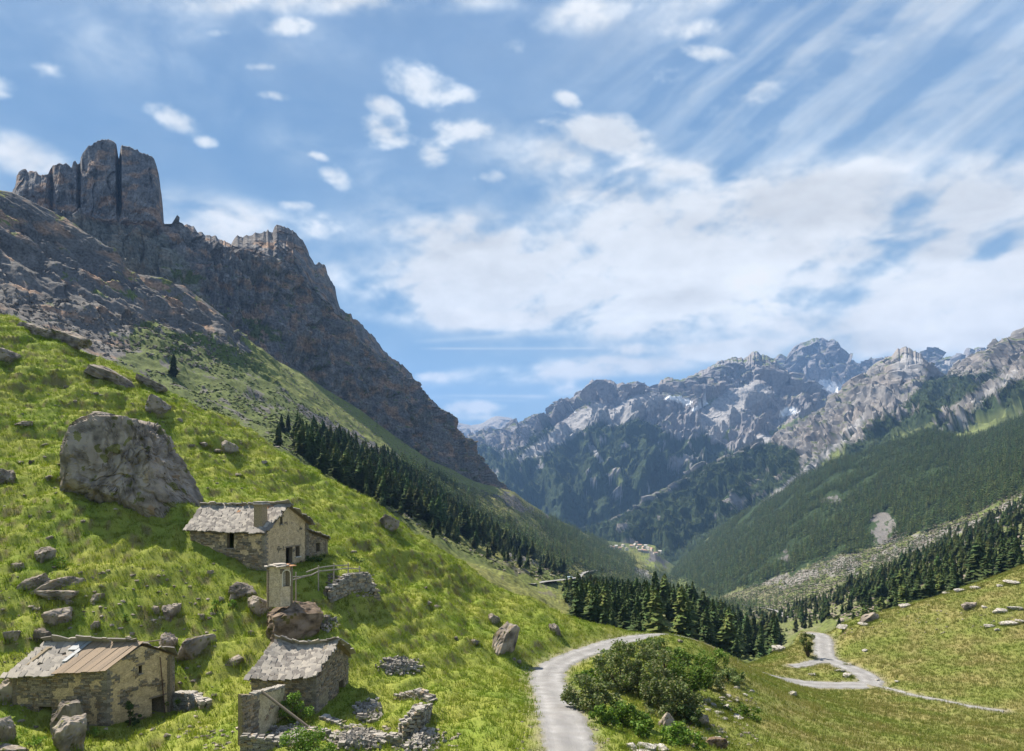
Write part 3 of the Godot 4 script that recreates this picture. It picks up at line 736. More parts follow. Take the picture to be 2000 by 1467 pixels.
	for stand in [
		[woods, cleared, 80.0, 16.0, 1], [far_woods, [], 75.0, 14.0, 0], [dark, rock, 45.0, 15.0, 0],
		[[poly([1122, 1205, 1180, 1195, 1260, 1185, 1330, 1195, 1420, 1225, 1530, 1250, 1510, 1300, 1430, 1300, 1350, 1275, 1250, 1262, 1130, 1262])], [poly([1270, 1222, 1330, 1225, 1330, 1262, 1255, 1262])], 72.0, 13.0, 2],
		[[poly([1140, 1165, 1240, 1120, 1310, 1120, 1420, 1165, 1480, 1190, 1420, 1225, 1300, 1190, 1180, 1192])], [], 95.0, 12.0, 2],
		[[poly([1420, 1165, 1560, 1120, 1700, 1080, 1850, 1030, 2000, 965, 2100, 930, 2100, 1110, 1850, 1160, 1700, 1185, 1560, 1240, 1450, 1200])], [], 200.0, 8.0, 3],
		[[poly([1640, 1110, 1800, 1060, 1950, 1010, 2060, 1000, 2060, 1140, 1850, 1190, 1680, 1215])], [], 330.0, 12.0, 3],
		[[poly([540, 820, 700, 880, 900, 1000, 1100, 1100, 1100, 1160, 1000, 1130, 800, 1030, 560, 900])], woods + cleared, 800.0, 10.0, 4],
		[[poly([1080, 1120, 1180, 1110, 1240, 1130, 1240, 1195, 1120, 1200])], cleared, 120.0, 11.0, 4],
		[[poly([1250, 1060, 1380, 1050, 1300, 1110, 1250, 1110]), poly([1140, 1048, 1260, 1060, 1250, 1100, 1200, 1085])], [], 500.0, 9.0, 0],
		[[poly([1000, 960, 1120, 1030, 1230, 1095, 1100, 1090, 1000, 1000])], [], 700.0, 10.0, 0],
		# dwarf shrubs (-1) and blocks of stone (-2) on the open slopes
		[[poly([230, 640, 500, 690, 640, 770, 850, 910, 1000, 970, 1150, 1060, 1150, 1140, 1000, 1130, 700, 980, 420, 840, 200, 720])], band, 26.0, 1.5, -1],
		[[poly([230, 640, 500, 690, 640, 770, 850, 910, 1000, 970, 1150, 1060, 1150, 1140, 1000, 1130, 700, 980, 420, 840, 200, 720])], [], 120.0, 1.1, -2],
		[[poly([0, 560, 250, 600, 450, 660, 400, 760, 200, 700, 0, 650])], [], 40.0, 1.6, -2],
		[[poly([1420, 1165, 1640, 1085, 1850, 1020, 2000, 955, 2100, 930, 2100, 1130, 1850, 1180, 1650, 1215, 1450, 1215])], [], 26.0, 1.3, -2],
		[[poly([1420, 1165, 1640, 1085, 1850, 1020, 2000, 955, 2100, 930, 2100, 1130, 1850, 1180, 1650, 1215, 1450, 1215])], [], 40.0, 2.2, -1],
		[[poly([1100, 1110, 1240, 1100, 1420, 1165, 1540, 1240, 1500, 1300, 1300, 1260, 1120, 1250])], [], 30.0, 1.8, -1]]:
		trees.append_array(forest_on(s, stand[0], stand[1], 1.0 / stand[2], 0.8, stand[3], stand[4]))
	return [s, trees]

# ---------- foreground ground: thin-plate surface through points read off the photograph ----------
const GROUND := [  # px, py, distance
	-200, 520, 135, 0, 612, 130, 100, 655, 128, 200, 700, 127, 300, 750, 126, 450, 821, 125, 600, 905, 124, 700, 966, 122, 760, 1000, 121, 830, 1053, 118, 935, 1116, 115, 1040, 1169, 111, 1101, 1199, 108, 1139, 1238, 105,
	-200, 800, 100, -200, 1100, 75, -200, 1400, 58, 0, 800, 105, 0, 950, 88, 0, 1100, 76, 0, 1250, 67, 150, 1190, 71, 250, 1110, 77, 450, 1055, 83, 140, 940, 88, 330, 1035, 84, 250, 860, 106, 420, 930, 103, 550, 960, 106,
	372, 1046, 83, 520, 1104, 80, 640, 1083, 86, 700, 1060, 97, 735, 1150, 86, 540, 1185, 74, 560, 1215, 72, 625, 1195, 76, 800, 1150, 98, 800, 1230, 86, 900, 1190, 96, 960, 1240, 93, 1040, 1250, 95,
	650, 1127, 81, 692, 1123, 83.5, 600, 1138, 79, 560, 1110, 82, 605, 1096, 85.5, 930, 1162, 108.5, 1000, 1207, 104.5, 205, 1422, 62, 100, 1430, 61, 0, 1420, 60, 335, 1388, 66, 100, 1262, 71, 300, 1270, 72, 617, 1397, 62, 500, 1400, 60, 672, 1372, 66, 580, 1245, 74, 450, 1240, 73, 400, 1350, 66, 430, 1440, 58,
	750, 1300, 73, 880, 1310, 76, 850, 1390, 62, 960, 1340, 74, 1000, 1430, 55.5, 700, 1467, 54, 300, 1467, 56, 0, 1467, 55, 900, 1467, 53, 750, 1400, 60,
	1115, 1467, 52, 1098, 1400, 60, 1072, 1345, 77, 1085, 1305, 86, 1130, 1280, 93, 1180, 1262, 99, 1240, 1243, 106, 1320, 1240, 111,
	1340, 1243, 101, 1400, 1278, 101, 1480, 1320, 104, 1545, 1343, 110, 1250, 1285, 93, 1300, 1350, 79, 1200, 1400, 65, 1180, 1340, 78, 1400, 1400, 76, 1300, 1430, 64, 1500, 1400, 83, 1450, 1467, 66, 1600, 1380, 98, 1230, 1467, 54,
	1650, 1467, 72, 1850, 1467, 76, 2000, 1467, 79, 2300, 1467, 78, 1850, 1410, 94, 1640, 1337, 119, 1700, 1342, 117, 1560, 1337, 121, 1600, 1300, 130, 1620, 1262, 144, 1600, 1236, 156, 1850, 1370, 105, 2000, 1395, 98,
	2000, 1300, 117, 2000, 1200, 137, 2000, 1106, 162, 1850, 1160, 158, 1800, 1260, 137, 1720, 1196, 158, 2300, 990, 165, 2300, 1250, 122, 1500, 1290, 136, 1550, 1252, 151, 1450, 1305, 124, 1660, 1212, 160]
const BEHIND := [  # px, distance, height: hidden ground on the far side of the crests
	-200, 160, 22, 0, 158, 12, 200, 156, 2, 450, 152, -9, 600, 148, -18, 760, 146, -25, 935, 140, -36, 1101, 132, -38, 1200, 128, -33, 1320, 128, -34, 1320, 150, -45, 1450, 165, -50, 1550, 180, -50, 1620, 178, -44, 1750, 188, -42, 2000, 192, -34, 2300, 192, -24, 0, 190, 4, 450, 190, -18, 900, 190, -46, 1250, 190, -50,
	-300, 20, -12, 1000, 20, -12, 1900, 20, -13, 0, 35, -17, 1000, 35, -16.5, 2000, 40, -20, 1000, 12, -8]

func thin_plate() -> void:
	var xs := PackedVector2Array()
	var ys := PackedFloat64Array()
	for i in range(0, GROUND.size(), 3):
		var p := pt(GROUND[i], GROUND[i + 1], GROUND[i + 2])
		xs.append(Vector2(p.x, p.z)); ys.append(p.y)
	for i in range(0, BEHIND.size(), 3):
		var d: float = BEHIND[i + 1]
		xs.append(Vector2((BEHIND[i] - CX) / F * d, -d)); ys.append(BEHIND[i + 2])
	var n := xs.size()
	var m := n + 3
	var a: Array[PackedFloat64Array] = []
	for i in m:
		var row := PackedFloat64Array()
		row.resize(m + 1)
		a.append(row)
	for i in n:
		for j in n:
			var r2 := (xs[i] - xs[j]).length_squared() * 1e-4
			a[i][j] = 0.5 * r2 * log(r2) if r2 > 1e-12 else 0.0
		a[i][i] += 0.006
		a[i][n] = 1.0; a[i][n + 1] = xs[i].x * 0.01; a[i][n + 2] = xs[i].y * 0.01
		a[n][i] = 1.0; a[n + 1][i] = xs[i].x * 0.01; a[n + 2][i] = xs[i].y * 0.01
		a[i][m] = ys[i]
	for c in m:
		var best := c
		for r in range(c + 1, m):
			if absf(a[r][c]) > absf(a[best][c]): best = r
		var tmp := a[c]; a[c] = a[best]; a[best] = tmp
		var pr := a[c]
		for r in range(c + 1, m):
			var f := a[r][c] / pr[c]
			if f == 0.0: continue
			var row := a[r]
			for k in range(c, m + 1): row[k] -= f * pr[k]
			a[r] = row
	var w := PackedFloat64Array()
	w.resize(m)
	for c in range(m - 1, -1, -1):
		var v := a[c][m]
		for k in range(c + 1, m): v -= a[c][k] * w[k]
		w[c] = v / a[c][c]
	# coarse lattice, then cubic interpolation
	var cs := 4.0
	var cnx := int(GNX * GS / cs) + 5
	var cnz := int(GNZ * GS / cs) + 5
	var co := PackedFloat32Array()
	co.resize(cnx * cnz)
	for j in cnz:
		for i in cnx:
			var p := Vector2(GX0 + (i - 1) * cs, GZ0 + (j - 1) * cs)
			var v := w[n] + w[n + 1] * p.x * 0.01 + w[n + 2] * p.y * 0.01
			for k in n:
				var r2 := (p - xs[k]).length_squared() * 1e-4
				if r2 > 1e-12: v += w[k] * 0.5 * r2 * log(r2)
			co[j * cnx + i] = v
	var mid := PackedFloat32Array()
	mid.resize(GNX * cnz)
	for i in GNX:
		var u := i * GS / cs + 1.0
		var k := int(u)
		var f := u - k
		for j in cnz:
			var o := j * cnx + k
			mid[j * GNX + i] = cubic_interpolate(co[o], co[o + 1], co[o - 1], co[o + 2], f)
	gh.resize(GNX * GNZ)
	for j in GNZ:
		var u := j * GS / cs + 1.0
		var k := int(u)
		var f := u - k
		for i in GNX:
			var o := k * GNX + i
			gh[j * GNX + i] = cubic_interpolate(mid[o], mid[o + GNX], mid[o - GNX], mid[o + 2 * GNX], f)

func ground(x: float, z: float) -> float:
	var u := clampf((x - GX0) / GS, 0.0, GNX - 1.01)
	var v := clampf((z - GZ0) / GS, 0.0, GNZ - 1.01)
	var i := int(u)
	var j := int(v)
	var o := j * GNX + i
	var a := lerpf(gh[o], gh[o + 1], u - i)
	var b := lerpf(gh[o + GNX], gh[o + GNX + 1], u - i)
	return lerpf(a, b, v - j)

func ground_normal(x: float, z: float) -> Vector3:
	return Vector3(ground(x - 0.5, z) - ground(x + 0.5, z), 1.0, ground(x, z - 0.5) - ground(x, z + 0.5)).normalized()

# where the sight line through a pixel first meets the foreground ground
func hit(px: float, py: float) -> Vector3:
	var d := 40.0
	var last := d
	while d < 190.0:
		var p := pt(px, py, d)
		if p.y < ground(p.x, p.z):
			for k in 12:
				var mid := (last + d) * 0.5
				var q := pt(px, py, mid)
				if q.y < ground(q.x, q.z): d = mid
				else: last = mid
			return pt(px, py, d)
		last = d
		d += 0.6
	return Vector3.INF

func on_px(px: float, py: float) -> float:   # distance of the ground behind a pixel
	var p := hit(px, py)
	return -p.z if p != Vector3.INF else 120.0

func level(p: Vector3, y: float, flat_r: float, soft: float) -> void:
	var r := flat_r + soft
	for j in range(int((p.z - r - GZ0) / GS), int((p.z + r - GZ0) / GS) + 1):
		for i in range(int((p.x - r - GX0) / GS), int((p.x + r - GX0) / GS) + 1):
			var d := Vector2(GX0 + i * GS - p.x, GZ0 + j * GS - p.z).length()
			var o := j * GNX + i
			gh[o] = lerpf(minf(y, gh[o]), gh[o], smoothstep(flat_r, r, d))


func carve(centre: Array, half: float, bank: float) -> Array:
	# centre: pixels on the ground; returns the smoothed 3-D centre line and presses the ground flat beside it
	var raw: Array[Vector3] = []
	for q in centre: raw.append(q)
	var line: Array[Vector3] = []
	var n := raw.size()
	for i in n - 1:
		var p0 := raw[maxi(i - 1, 0)]; var p1 := raw[i]; var p2 := raw[i + 1]; var p3 := raw[mini(i + 2, n - 1)]
		var steps := maxi(2, int((p2 - p1).length() / 0.5))
		for k in steps: line.append(p1.cubic_interpolate(p2, p0, p3, float(k) / steps))
	line.append(raw[n - 1])
	# even out the heights
	for pass_ in 40:
		for i in range(1, line.size() - 1): line[i].y = (line[i - 1].y + line[i].y * 2.0 + line[i + 1].y) * 0.25
	var reach := half + bank
	var best := {}
	for p in line:
		var i0 := maxi(0, int((p.x - reach - GX0) / GS)); var i1 := mini(GNX - 1, int((p.x + reach - GX0) / GS) + 1)
		var j0 := maxi(0, int((p.z - reach - GZ0) / GS)); var j1 := mini(GNZ - 1, int((p.z + reach - GZ0) / GS) + 1)
		for j in range(j0, j1 + 1):
			for i in range(i0, i1 + 1):
				var o := j * GNX + i
				var d := Vector2(GX0 + i * GS - p.x, GZ0 + j * GS - p.z).length()
				if d < reach and (not best.has(o) or d < best[o].x): best[o] = Vector2(d, p.y)
	for o in best:
		var b: Vector2 = best[o]
		gh[o] = lerpf(b.y - 0.10, gh[o], smoothstep(half + 0.1, reach, b.x))
		groad[o] = minf(groad[o], b.x - half)
	return line

func ribbon(called: String, line: Array, half: float, mat: Material, seed_: int, lift := 0.0) -> void:
	var verts := PackedVector3Array()
	var cols := PackedColorArray()
	var idx := PackedInt32Array()
	var m := 9
	var nn := fbm(0.35, seed_, 3)
	for i in line.size():
		var a: Vector3 = line[maxi(i - 2, 0)]
		var b: Vector3 = line[mini(i + 2, line.size() - 1)]
		var side := (b - a).cross(Vector3.UP).normalized()
		var e1 := half + 0.45 * nn.get_noise_1d(i * 1.1) ; var e2 := half + 0.45 * nn.get_noise_1d(i * 1.1 + 500.0)
		for k in m:
			var u := lerpf(-1.0, 1.0, k / float(m - 1))
			var p: Vector3 = line[i] + side * (u * (e1 if u < 0.0 else e2))
			p.y += lift + 0.03 * nn.get_noise_2d(p.x * 3.0, p.z * 3.0) - 0.11 * pow(absf(u), 6.0) - 0.035 * (exp(-pow((absf(u) - 0.48) / 0.16, 2.0)))
			verts.append(p)
			var g := nn.get_noise_2d(p.x * 1.4, p.z * 1.4)
			var track := exp(-pow((absf(u) - 0.45) / 0.2, 2.0))
			var c := Color(0.235, 0.235, 0.24).lerp(Color(0.315, 0.315, 0.32), track) * (1.0 + 0.3 * g)
			c = c.lerp(Color(0.215, 0.21, 0.205), clampf(0.2 + nn.get_noise_2d(p.x * 0.5, p.z * 4.0), 0.0, 0.5))
			if absf(u) > 0.9: c = c.lerp(Color(0.16, 0.15, 0.07), clampf(0.4 + 1.2 * nn.get_noise_2d(p.x * 6.0, p.z * 6.0), 0.0, 1.0))
			cols.append(c)
			if i > 0 and k > 0:
				var q := i * m + k
				idx.append_array([q - m - 1, q - m, q - 1, q - 1, q - m, q])
	var arr := []
	arr.resize(Mesh.ARRAY_MAX)
	arr[Mesh.ARRAY_VERTEX] = verts; arr[Mesh.ARRAY_COLOR] = cols; arr[Mesh.ARRAY_INDEX] = idx
	var mesh := ArrayMesh.new()
	mesh.add_surface_from_arrays(Mesh.PRIMITIVE_TRIANGLES, arr)
	tag(put(called, mesh, mat), "", "", "", "structure")

func px_path(flat: Array) -> Array:
	var l := []
	for i in range(0, flat.size(), 2):
		var p := hit(flat[i], flat[i + 1])
		if p != Vector3.INF: l.append(p)
	return l

func px_depth_path(flat: Array) -> Array:
	var l := []
	for i in range(0, flat.size(), 3): l.append(pt(flat[i], flat[i + 1], flat[i + 2]))
	return l

func foreground() -> void:
	thin_plate()
	groad.resize(GNX * GNZ)
	groad.fill(99.0)
	# lumps, hollows and the little terraces that cattle tread
	for j in GNZ:
		var z := GZ0 + j * GS
		for i in GNX:
			var x := GX0 + i * GS
			var o := j * GNX + i
			var left := smoothstep(12.0, -4.0, x + (z + 95.0) * 0.12)
			var big := noise_a.get_noise_2d(x / 17.0, z / 17.0)
			var lump := noise_b.get_noise_2d(x / 5.2 + 9.0, z / 5.2)
			var y := gh[o]
			var calm := 1.0
			for hc in [Vector3(-28, -84, 9), Vector3(-36, -65, 8), Vector3(-18, -65, 6)]: calm = minf(calm, smoothstep(hc.z * 0.6, hc.z * 1.4, Vector2(x - hc.x, z - hc.y).length()))
			var step := noise_b.get_noise_2d(x / 30.0, y / 0.95 + big * 2.0)
			gh[o] = y + left * calm * (big * 1.35 + lump * 0.75 + step * 0.48) + (1.0 - left) * (big * 0.5 + lump * 0.18) + noise_c.get_noise_2d(x / 1.5, z / 1.5) * (0.10 + 0.16 * left)
	var main_line := carve(px_depth_path([1135, 1640, 40, 1122, 1520, 48, 1114, 1467, 52.5, 1098, 1400, 60, 1078, 1350, 73, 1068, 1325, 81, 1080, 1302, 88, 1115, 1283, 93.5, 1155, 1269, 98, 1200, 1254, 103.5, 1250, 1244, 108, 1300, 1240, 112, 1345, 1243, 115, 1390, 1262, 117, 1440, 1290, 119, 1490, 1315, 120.5, 1540, 1332, 121, 1600, 1337, 120, 1660, 1337, 119.5, 1700, 1335, 120, 1690, 1318, 125, 1650, 1300, 131, 1615, 1285, 137, 1608, 1265, 145, 1608, 1248, 152, 1598, 1237, 157, 1585, 1236, 162]), 1.85, 3.2)
	var path_line := carve(px_path([1690, 1335, 1740, 1345, 1790, 1358, 1850, 1370, 1900, 1379, 1960, 1388]), 0.45, 0.8)
	# the yard in front of the upper house, and the floor of the doorways
	level(pt(545, 1107, 82.5), -11.6, 2.6, 2.0)
	level(pt(575, 1103, 85.0), -11.5, 2.4, 2.0)
	level(pt(625, 1088, 88.5), -11.2, 1.8, 2.0)
	level(pt(315, 1392, 65.0), -22.0, 1.8, 2.0)
	var pad_line := carve(px_path([1546, 1301, 1572, 1297, 1600, 1291, 1632, 1290]), 1.1, 1.6)
	var s := Sheet.new()
	s.cols = GNX
	s.rows = GNZ
	s.pos.resize(GNX * GNZ)
	for r in GNZ:
		var j := GNZ - 1 - r
		for i in GNX: s.pos[r * GNX + i] = Vector3(GX0 + i * GS, gh[j * GNX + i], GZ0 + j * GS)
	normals(s)
	s.col.resize(GNX * GNZ)
	for r in GNZ:
		for i in GNX:
			var o := r * GNX + i
			s.col[o] = turf_color(s.pos[o], s.nrm[o], groad[(GNZ - 1 - r) * GNX + i])
	tag(put("ground", sheet_mesh(s), mats.turf), "", "", "", "structure")
	ribbon("gravel_road", main_line, 1.95, mats.gravel, 71)
	ribbon("gravel_verge", pad_line, 1.25, mats.gravel, 73, 0.02)
	ribbon("footpath", path_line, 0.5, mats.gravel, 72, 0.03)

func turf_color(p: Vector3, n: Vector3, road: float) -> Color:
	var a := noise_a.get_noise_2d(p.x / 9.0, p.z / 9.0)
	var b := noise_c.get_noise_2d(p.x / 2.2, p.z / 2.2)
	var right := smoothstep(5.0, 30.0, p.x)
	var c := Color(0.160, 0.215, 0.036).lerp(Color(0.252, 0.264, 0.062), clampf(0.5 + 0.8 * a + 0.4 * b, 0.0, 1.0))
	c = c.lerp(Color(0.160, 0.188, 0.048).lerp(Color(0.230, 0.206, 0.086), clampf(0.45 + 1.0 * a + 0.25 * b, 0.0, 1.0)), right)
	if n.y < 0.74 and b > 0.12 and p.z < -50.0: c = c.lerp(Color(0.15, 0.12, 0.075), 0.7)
	if road < 1.2: c = c.lerp(Color(0.22, 0.20, 0.15), clampf((1.2 - road) / 1.4 + 0.5 * b, 0.0, 0.85))
	return c

# ---------- meshes from plain triangle lists ----------
class Tris:
	var v := PackedVector3Array()
	var c := PackedColorArray()
	var paint := Color.WHITE
	func tri(a: Vector3, b: Vector3, d: Vector3) -> void:
		v.append(a); v.append(b); v.append(d)
		c.append(paint); c.append(paint); c.append(paint)
	func quad(a: Vector3, b: Vector3, d: Vector3, e: Vector3) -> void:
		tri(a, b, d)
		tri(a, d, e)
	# a bar with corners, given its middle and three half-axes
	func block(m: Vector3, x: Vector3, y: Vector3, z: Vector3, rough := 0.0, dice: RandomNumberGenerator = null) -> void:
		var p: Array[Vector3] = []
		for i in 8:
			var q := m + x * (1.0 if i & 1 else -1.0) + y * (1.0 if i & 2 else -1.0) + z * (1.0 if i & 4 else -1.0)
			if rough > 0.0: q += Vector3(dice.randf_range(-1, 1), dice.randf_range(-1, 1), dice.randf_range(-1, 1)) * rough
			p.append(q)
		quad(p[0], p[1], p[3], p[2]); quad(p[5], p[4], p[6], p[7])
		quad(p[4], p[0], p[2], p[6]); quad(p[1], p[5], p[7], p[3])
		quad(p[2], p[3], p[7], p[6]); quad(p[4], p[5], p[1], p[0])
	func tube(a: Vector3, b: Vector3, ra: float, rb: float, sides := 6) -> void:
		var d := (b - a).normalized()
		var u := d.cross(Vector3.RIGHT if absf(d.x) < 0.8 else Vector3.UP).normalized()
		var w := d.cross(u)
		for i in sides:
			var s0 := TAU * i / sides; var s1 := TAU * (i + 1) / sides
			var e0 := u * cos(s0) + w * sin(s0); var e1 := u * cos(s1) + w * sin(s1)
			quad(a + e0 * ra, a + e1 * ra, b + e1 * rb, b + e0 * rb)
			tri(b, b + e0 * rb, b + e1 * rb)
			tri(a, a + e1 * ra, a + e0 * ra)
	func mesh() -> ArrayMesh:
		var arr := []
		arr.resize(Mesh.ARRAY_MAX)
		arr[Mesh.ARRAY_VERTEX] = v
		arr[Mesh.ARRAY_COLOR] = c
		var m := ArrayMesh.new()
		m.add_surface_from_arrays(Mesh.PRIMITIVE_TRIANGLES, arr)
		return m

# ---------- conifers ----------
func conifer(seed_: int, sprays: int, slim: float, tone: Color) -> ArrayMesh:
	# height 1; drooping sprays set round the stem, two facets each
	var dice := RandomNumberGenerator.new()
	dice.seed = seed_
	var t := Tris.new()
	for i in sprays:
		var f := pow((i + dice.randf()) / sprays, 0.85)
		var y := 0.05 + 0.93 * f
		var a := i * 2.39996 + dice.randf_range(-0.5, 0.5)
		# limbs of unequal length: some sides and storeys are thin
		var bulge := 1.0 + 0.28 * sin(a * 2.0 + seed_ * 1.7 + f * 9.0) + 0.22 * sin(a * 3.0 - f * 17.0 + seed_)
		var r := slim * (pow(1.0 - f, 0.5 + 0.12 * (seed_ % 4)) * 0.95 + 0.05) * dice.randf_range(0.55, 1.2) * bulge * (0.5 + 0.5 * smoothstep(0.0, 0.2, f))
		var d := Vector3(cos(a), 0, sin(a))
		var side := Vector3(-d.z, 0, d.x) * r * dice.randf_range(0.22, 0.42)
		var lift := dice.randf_range(-0.02, 0.05)
		var root := Vector3(0, y + 0.035, 0) - d * r * 0.1
		var tip := d * r + Vector3(0, y - 0.05 + lift, 0)
		var mid := d * r * 0.55 + Vector3(0, y + lift, 0)
		var k := dice.randf_range(0.65, 1.4)
		t.paint = Color(tone.r * k * dice.randf_range(0.85, 1.25), tone.g * k, tone.b * k)
		t.tri(root, mid + side - Vector3(0, 0.03, 0), tip)
		t.tri(root, tip, mid - side - Vector3(0, 0.03, 0))
		if sprays > 60: t.tri(root, mid + side * 0.5 + Vector3(0, 0.02, 0), mid - Vector3(0, 0.07, 0))
	return t.mesh()

func trunk_mesh() -> ArrayMesh:
	var t := Tris.new()
	t.tube(Vector3(0, -0.06, 0), Vector3(0, 0.3, 0), 0.02, 0.014, 6)
	t.tube(Vector3(0, 0.3, 0), Vector3(0, 0.95, 0), 0.014, 0.003, 5)
	for i in 9:
		var a := i * 2.4
		var y := 0.12 + i * 0.085
		t.tube(Vector3(0, y, 0), Vector3(cos(a) * 0.1, y - 0.01, sin(a) * 0.1), 0.004, 0.001, 3)
	return t.mesh()

func buffer_for(count: int) -> PackedFloat32Array:
	var b := PackedFloat32Array()
	b.resize(count * 16)
	return b

func scatter(called: String, mesh: Mesh, mat: Material, where: Array, label: String, category: String) -> void:
	# where: [Transform3D, Color]
	var mm := MultiMesh.new()
	mm.transform_format = MultiMesh.TRANSFORM_3D
	mm.use_colors = true
	mm.mesh = mesh
	mm.instance_count = where.size()
	for i in where.size():
		mm.set_instance_transform(i, where[i][0])
		mm.set_instance_color(i, where[i][1])
	var o := MultiMeshInstance3D.new()
	o.multimesh = mm
	o.material_override = mat
	o.name = numbered(called)
	add_child(o, true)
	tag(o, label, category, "", "stuff")

var fg_sky := PackedFloat32Array()   # the crest of the foreground, by pixel column

func crest() -> void:
	fg_sky.resize(2200)
	fg_sky.fill(3000.0)
	for j in range(0, GNZ, 2):
		for i in range(0, GNX):
			var p := Vector3(GX0 + i * GS, gh[j * GNX + i], GZ0 + j * GS)
			if p.z > -30.0: continue
			var q := to_px(p)
			var k := int(q.x) + 100
			for e in range(k - 2, k + 3):
				if e >= 0 and e < 2200: fg_sky[e] = minf(fg_sky[e], q.y)

const STANDS := [
	["", ""],
	["in the dense forest band below the grey cliff", "conifers in the forest band below the cliff"],
	["in the grove beyond the bend of the gravel road", "conifers in the grove beyond the road"],
	["on the pale stony valley floor behind the meadow", "conifers on the stony valley floor"],
	["on the steep grass slope below the cliffs", "scattered conifers on the grass slope"],
	["just behind the crest of the meadow hill", "conifers behind the meadow crest"]]
const CROWNS := ["medium-crowned dark conifer", "broad-crowned dark conifer", "narrow-crowned conifer", "light green larch"]

func sheet_at(s: Sheet, px: float, py: float) -> Vector3:
	var c := clampi(int((px + 300.0) / 2600.0 * (s.cols - 1)), 0, s.cols - 1)
	for r in range(20, s.rows):
		var q := to_px(s.pos[r * s.cols + c])
		if q.y <= py: return s.pos[r * s.cols + c]
	return s.pos[(s.rows - 1) * s.cols + c]

func plant_trees() -> void:
	var tone := Color(0.042, 0.067, 0.024)
	var near: Array[ArrayMesh] = [conifer(1, 460, 0.22, tone * 1.1), conifer(2, 480, 0.27, tone), conifer(3, 430, 0.18, tone * 1.35), conifer(4, 420, 0.27, Color(0.088, 0.122, 0.036))]
	var far: Array[ArrayMesh] = [conifer(11, 26, 0.24, tone), conifer(12, 30, 0.28, tone * 1.1), conifer(13, 22, 0.21, tone * 0.9)]
	var trunk := trunk_mesh()
	# the few that stand where the photograph shows them
	for a in [[340, 738, 17.0, 4], [545, 872, 12.0, 4], [32 + 548, 880, 11.0, 4], [738, 838, 12.0, 4], [1108, 1175, 12.0, 4], [930, 1072, 13.0, 4], [965, 1085, 15.0, 4], [895, 1050, 11.0, 4], [1016, 1110, 13.0, 4], [720, 985, 9.0, 4]]:
		var p := sheet_at(valley_sheet, a[0], a[1])
		spots.append([-p.z, p, a[2], a[3]])
	for a in [[1922, 262, 20.0], [1950, 275, 15.5], [1978, 280, 16.0], [1992, 262, 12.0], [1872, 262, 13.5], [1846, 270, 10.0], [1806, 262, 13.0], [1790, 280, 12.0], [1766, 268, 11.5], [1745, 262, 12.0], [1722, 285, 11.0], [1690, 270, 11.0], [1668, 280, 10.0], [1642, 290, 10.0], [1898, 300, 12.0], [1830, 320, 12.0], [1775, 310, 12.0]]:
		var z: float = -a[1]
		var x: float = (a[0] - CX) / F * a[1]
		# stands on the ground hidden behind the crest
		var best := Vector3.ZERO
		var bd := 1e9
		for i in range(0, valley_sheet.pos.size(), 1):
			if i % valley_sheet.cols < 800: continue
			if i / valley_sheet.cols > 80: break
			var q := valley_sheet.pos[i]
			var d := Vector2(q.x - x, q.z - z).length_squared()
			if d < bd: bd = d; best = q
		spots.append([-best.z, best, a[2], 5])
	spots.sort_custom(func(a, b): return a[0] < b[0])
	var left := 300
	var near_rest := []
	var dwarf := []
	var blocks := []
	var rest: Array = [[], [], []]
	for sp in spots:
		var p: Vector3 = sp[1]
		var h: float = sp[2]
		var q := to_px(p + Vector3(0, h, 0))
		var k := int(q.x) + 100
		if sp[0] < 700.0 and (k < 40 or k >= 2160 or fg_sky[k] < q.y + 6.0): continue   # hidden, or out of the picture
		if sp[3] < 0:
			var s := Vector3(h * rng.randf_range(0.6, 1.5), h * rng.randf_range(0.4, 0.9), h * rng.randf_range(0.6, 1.5)) * 0.8
			var w := rng.randf_range(0.7, 1.3)
			var tr := Transform3D(Basis(Vector3.UP, rng.randf() * TAU).scaled(s), p)
			if sp[3] == -1: dwarf.append([tr, Color(w * rng.randf_range(0.8, 1.3), w, w)])
			else: blocks.append([tr, Color(w, w, w)])
			continue
		if left > 0 and sp[3] > 0:
			left -= 1
			var st: Array = STANDS[sp[3]]
			var o := base("conifer_tree", p - Vector3(0, h * 0.02, 0), rng.randf() * TAU)
			o.rotation.x = rng.randf_range(-0.04, 0.04)
			o.rotation.z = rng.randf_range(-0.05, 0.05)
			o.scale = Vector3(h * rng.randf_range(0.85, 1.2), h, h * rng.randf_range(0.85, 1.2))
			put("trunk", trunk, mats.bark, o)
			var crown := rng.randi() % 4
			put("crown", near[crown], mats.needles, o)
			var size := "small" if h < 10.0 else ("tall" if h > 15.5 else "mid-sized")
			tag(o, "%s %s %s" % [size, CROWNS[crown], st[0]], "tree", st[1])
		else:
			var c := rng.randf_range(0.6, 1.5)
			var b := Basis(Vector3.UP, rng.randf() * TAU).scaled(Vector3(h * rng.randf_range(0.9, 1.3), h, h * rng.randf_range(0.9, 1.3)))
			var e := [Transform3D(b, p - Vector3(0, h * 0.03, 0)), Color(c * rng.randf_range(0.85, 1.35), c, c * rng.randf_range(0.75, 1.05))]
			if sp[0] < 800.0: near_rest.append(e)
			else: rest[rng.randi() % 3].append(e)
	var lobes := [[Vector3(0, 0.3, 0), Vector3(0.6, 0.45, 0.6)], [Vector3(0.5, 0.25, 0.2), Vector3(0.45, 0.35, 0.4)], [Vector3(-0.4, 0.25, -0.3), Vector3(0.45, 0.4, 0.45)]]
	scatter("undergrowth", shrub_leaves(5, lobes, 110, 0.22, Color(0.06, 0.085, 0.028)), mats.leaves, dwarf, "low dark scrub dotted over the valley slopes", "scrub")
	scatter("scattered_stones", rock_kinds[5], mats.boulder, blocks, "grey stone blocks strewn over the valley slopes", "stones")
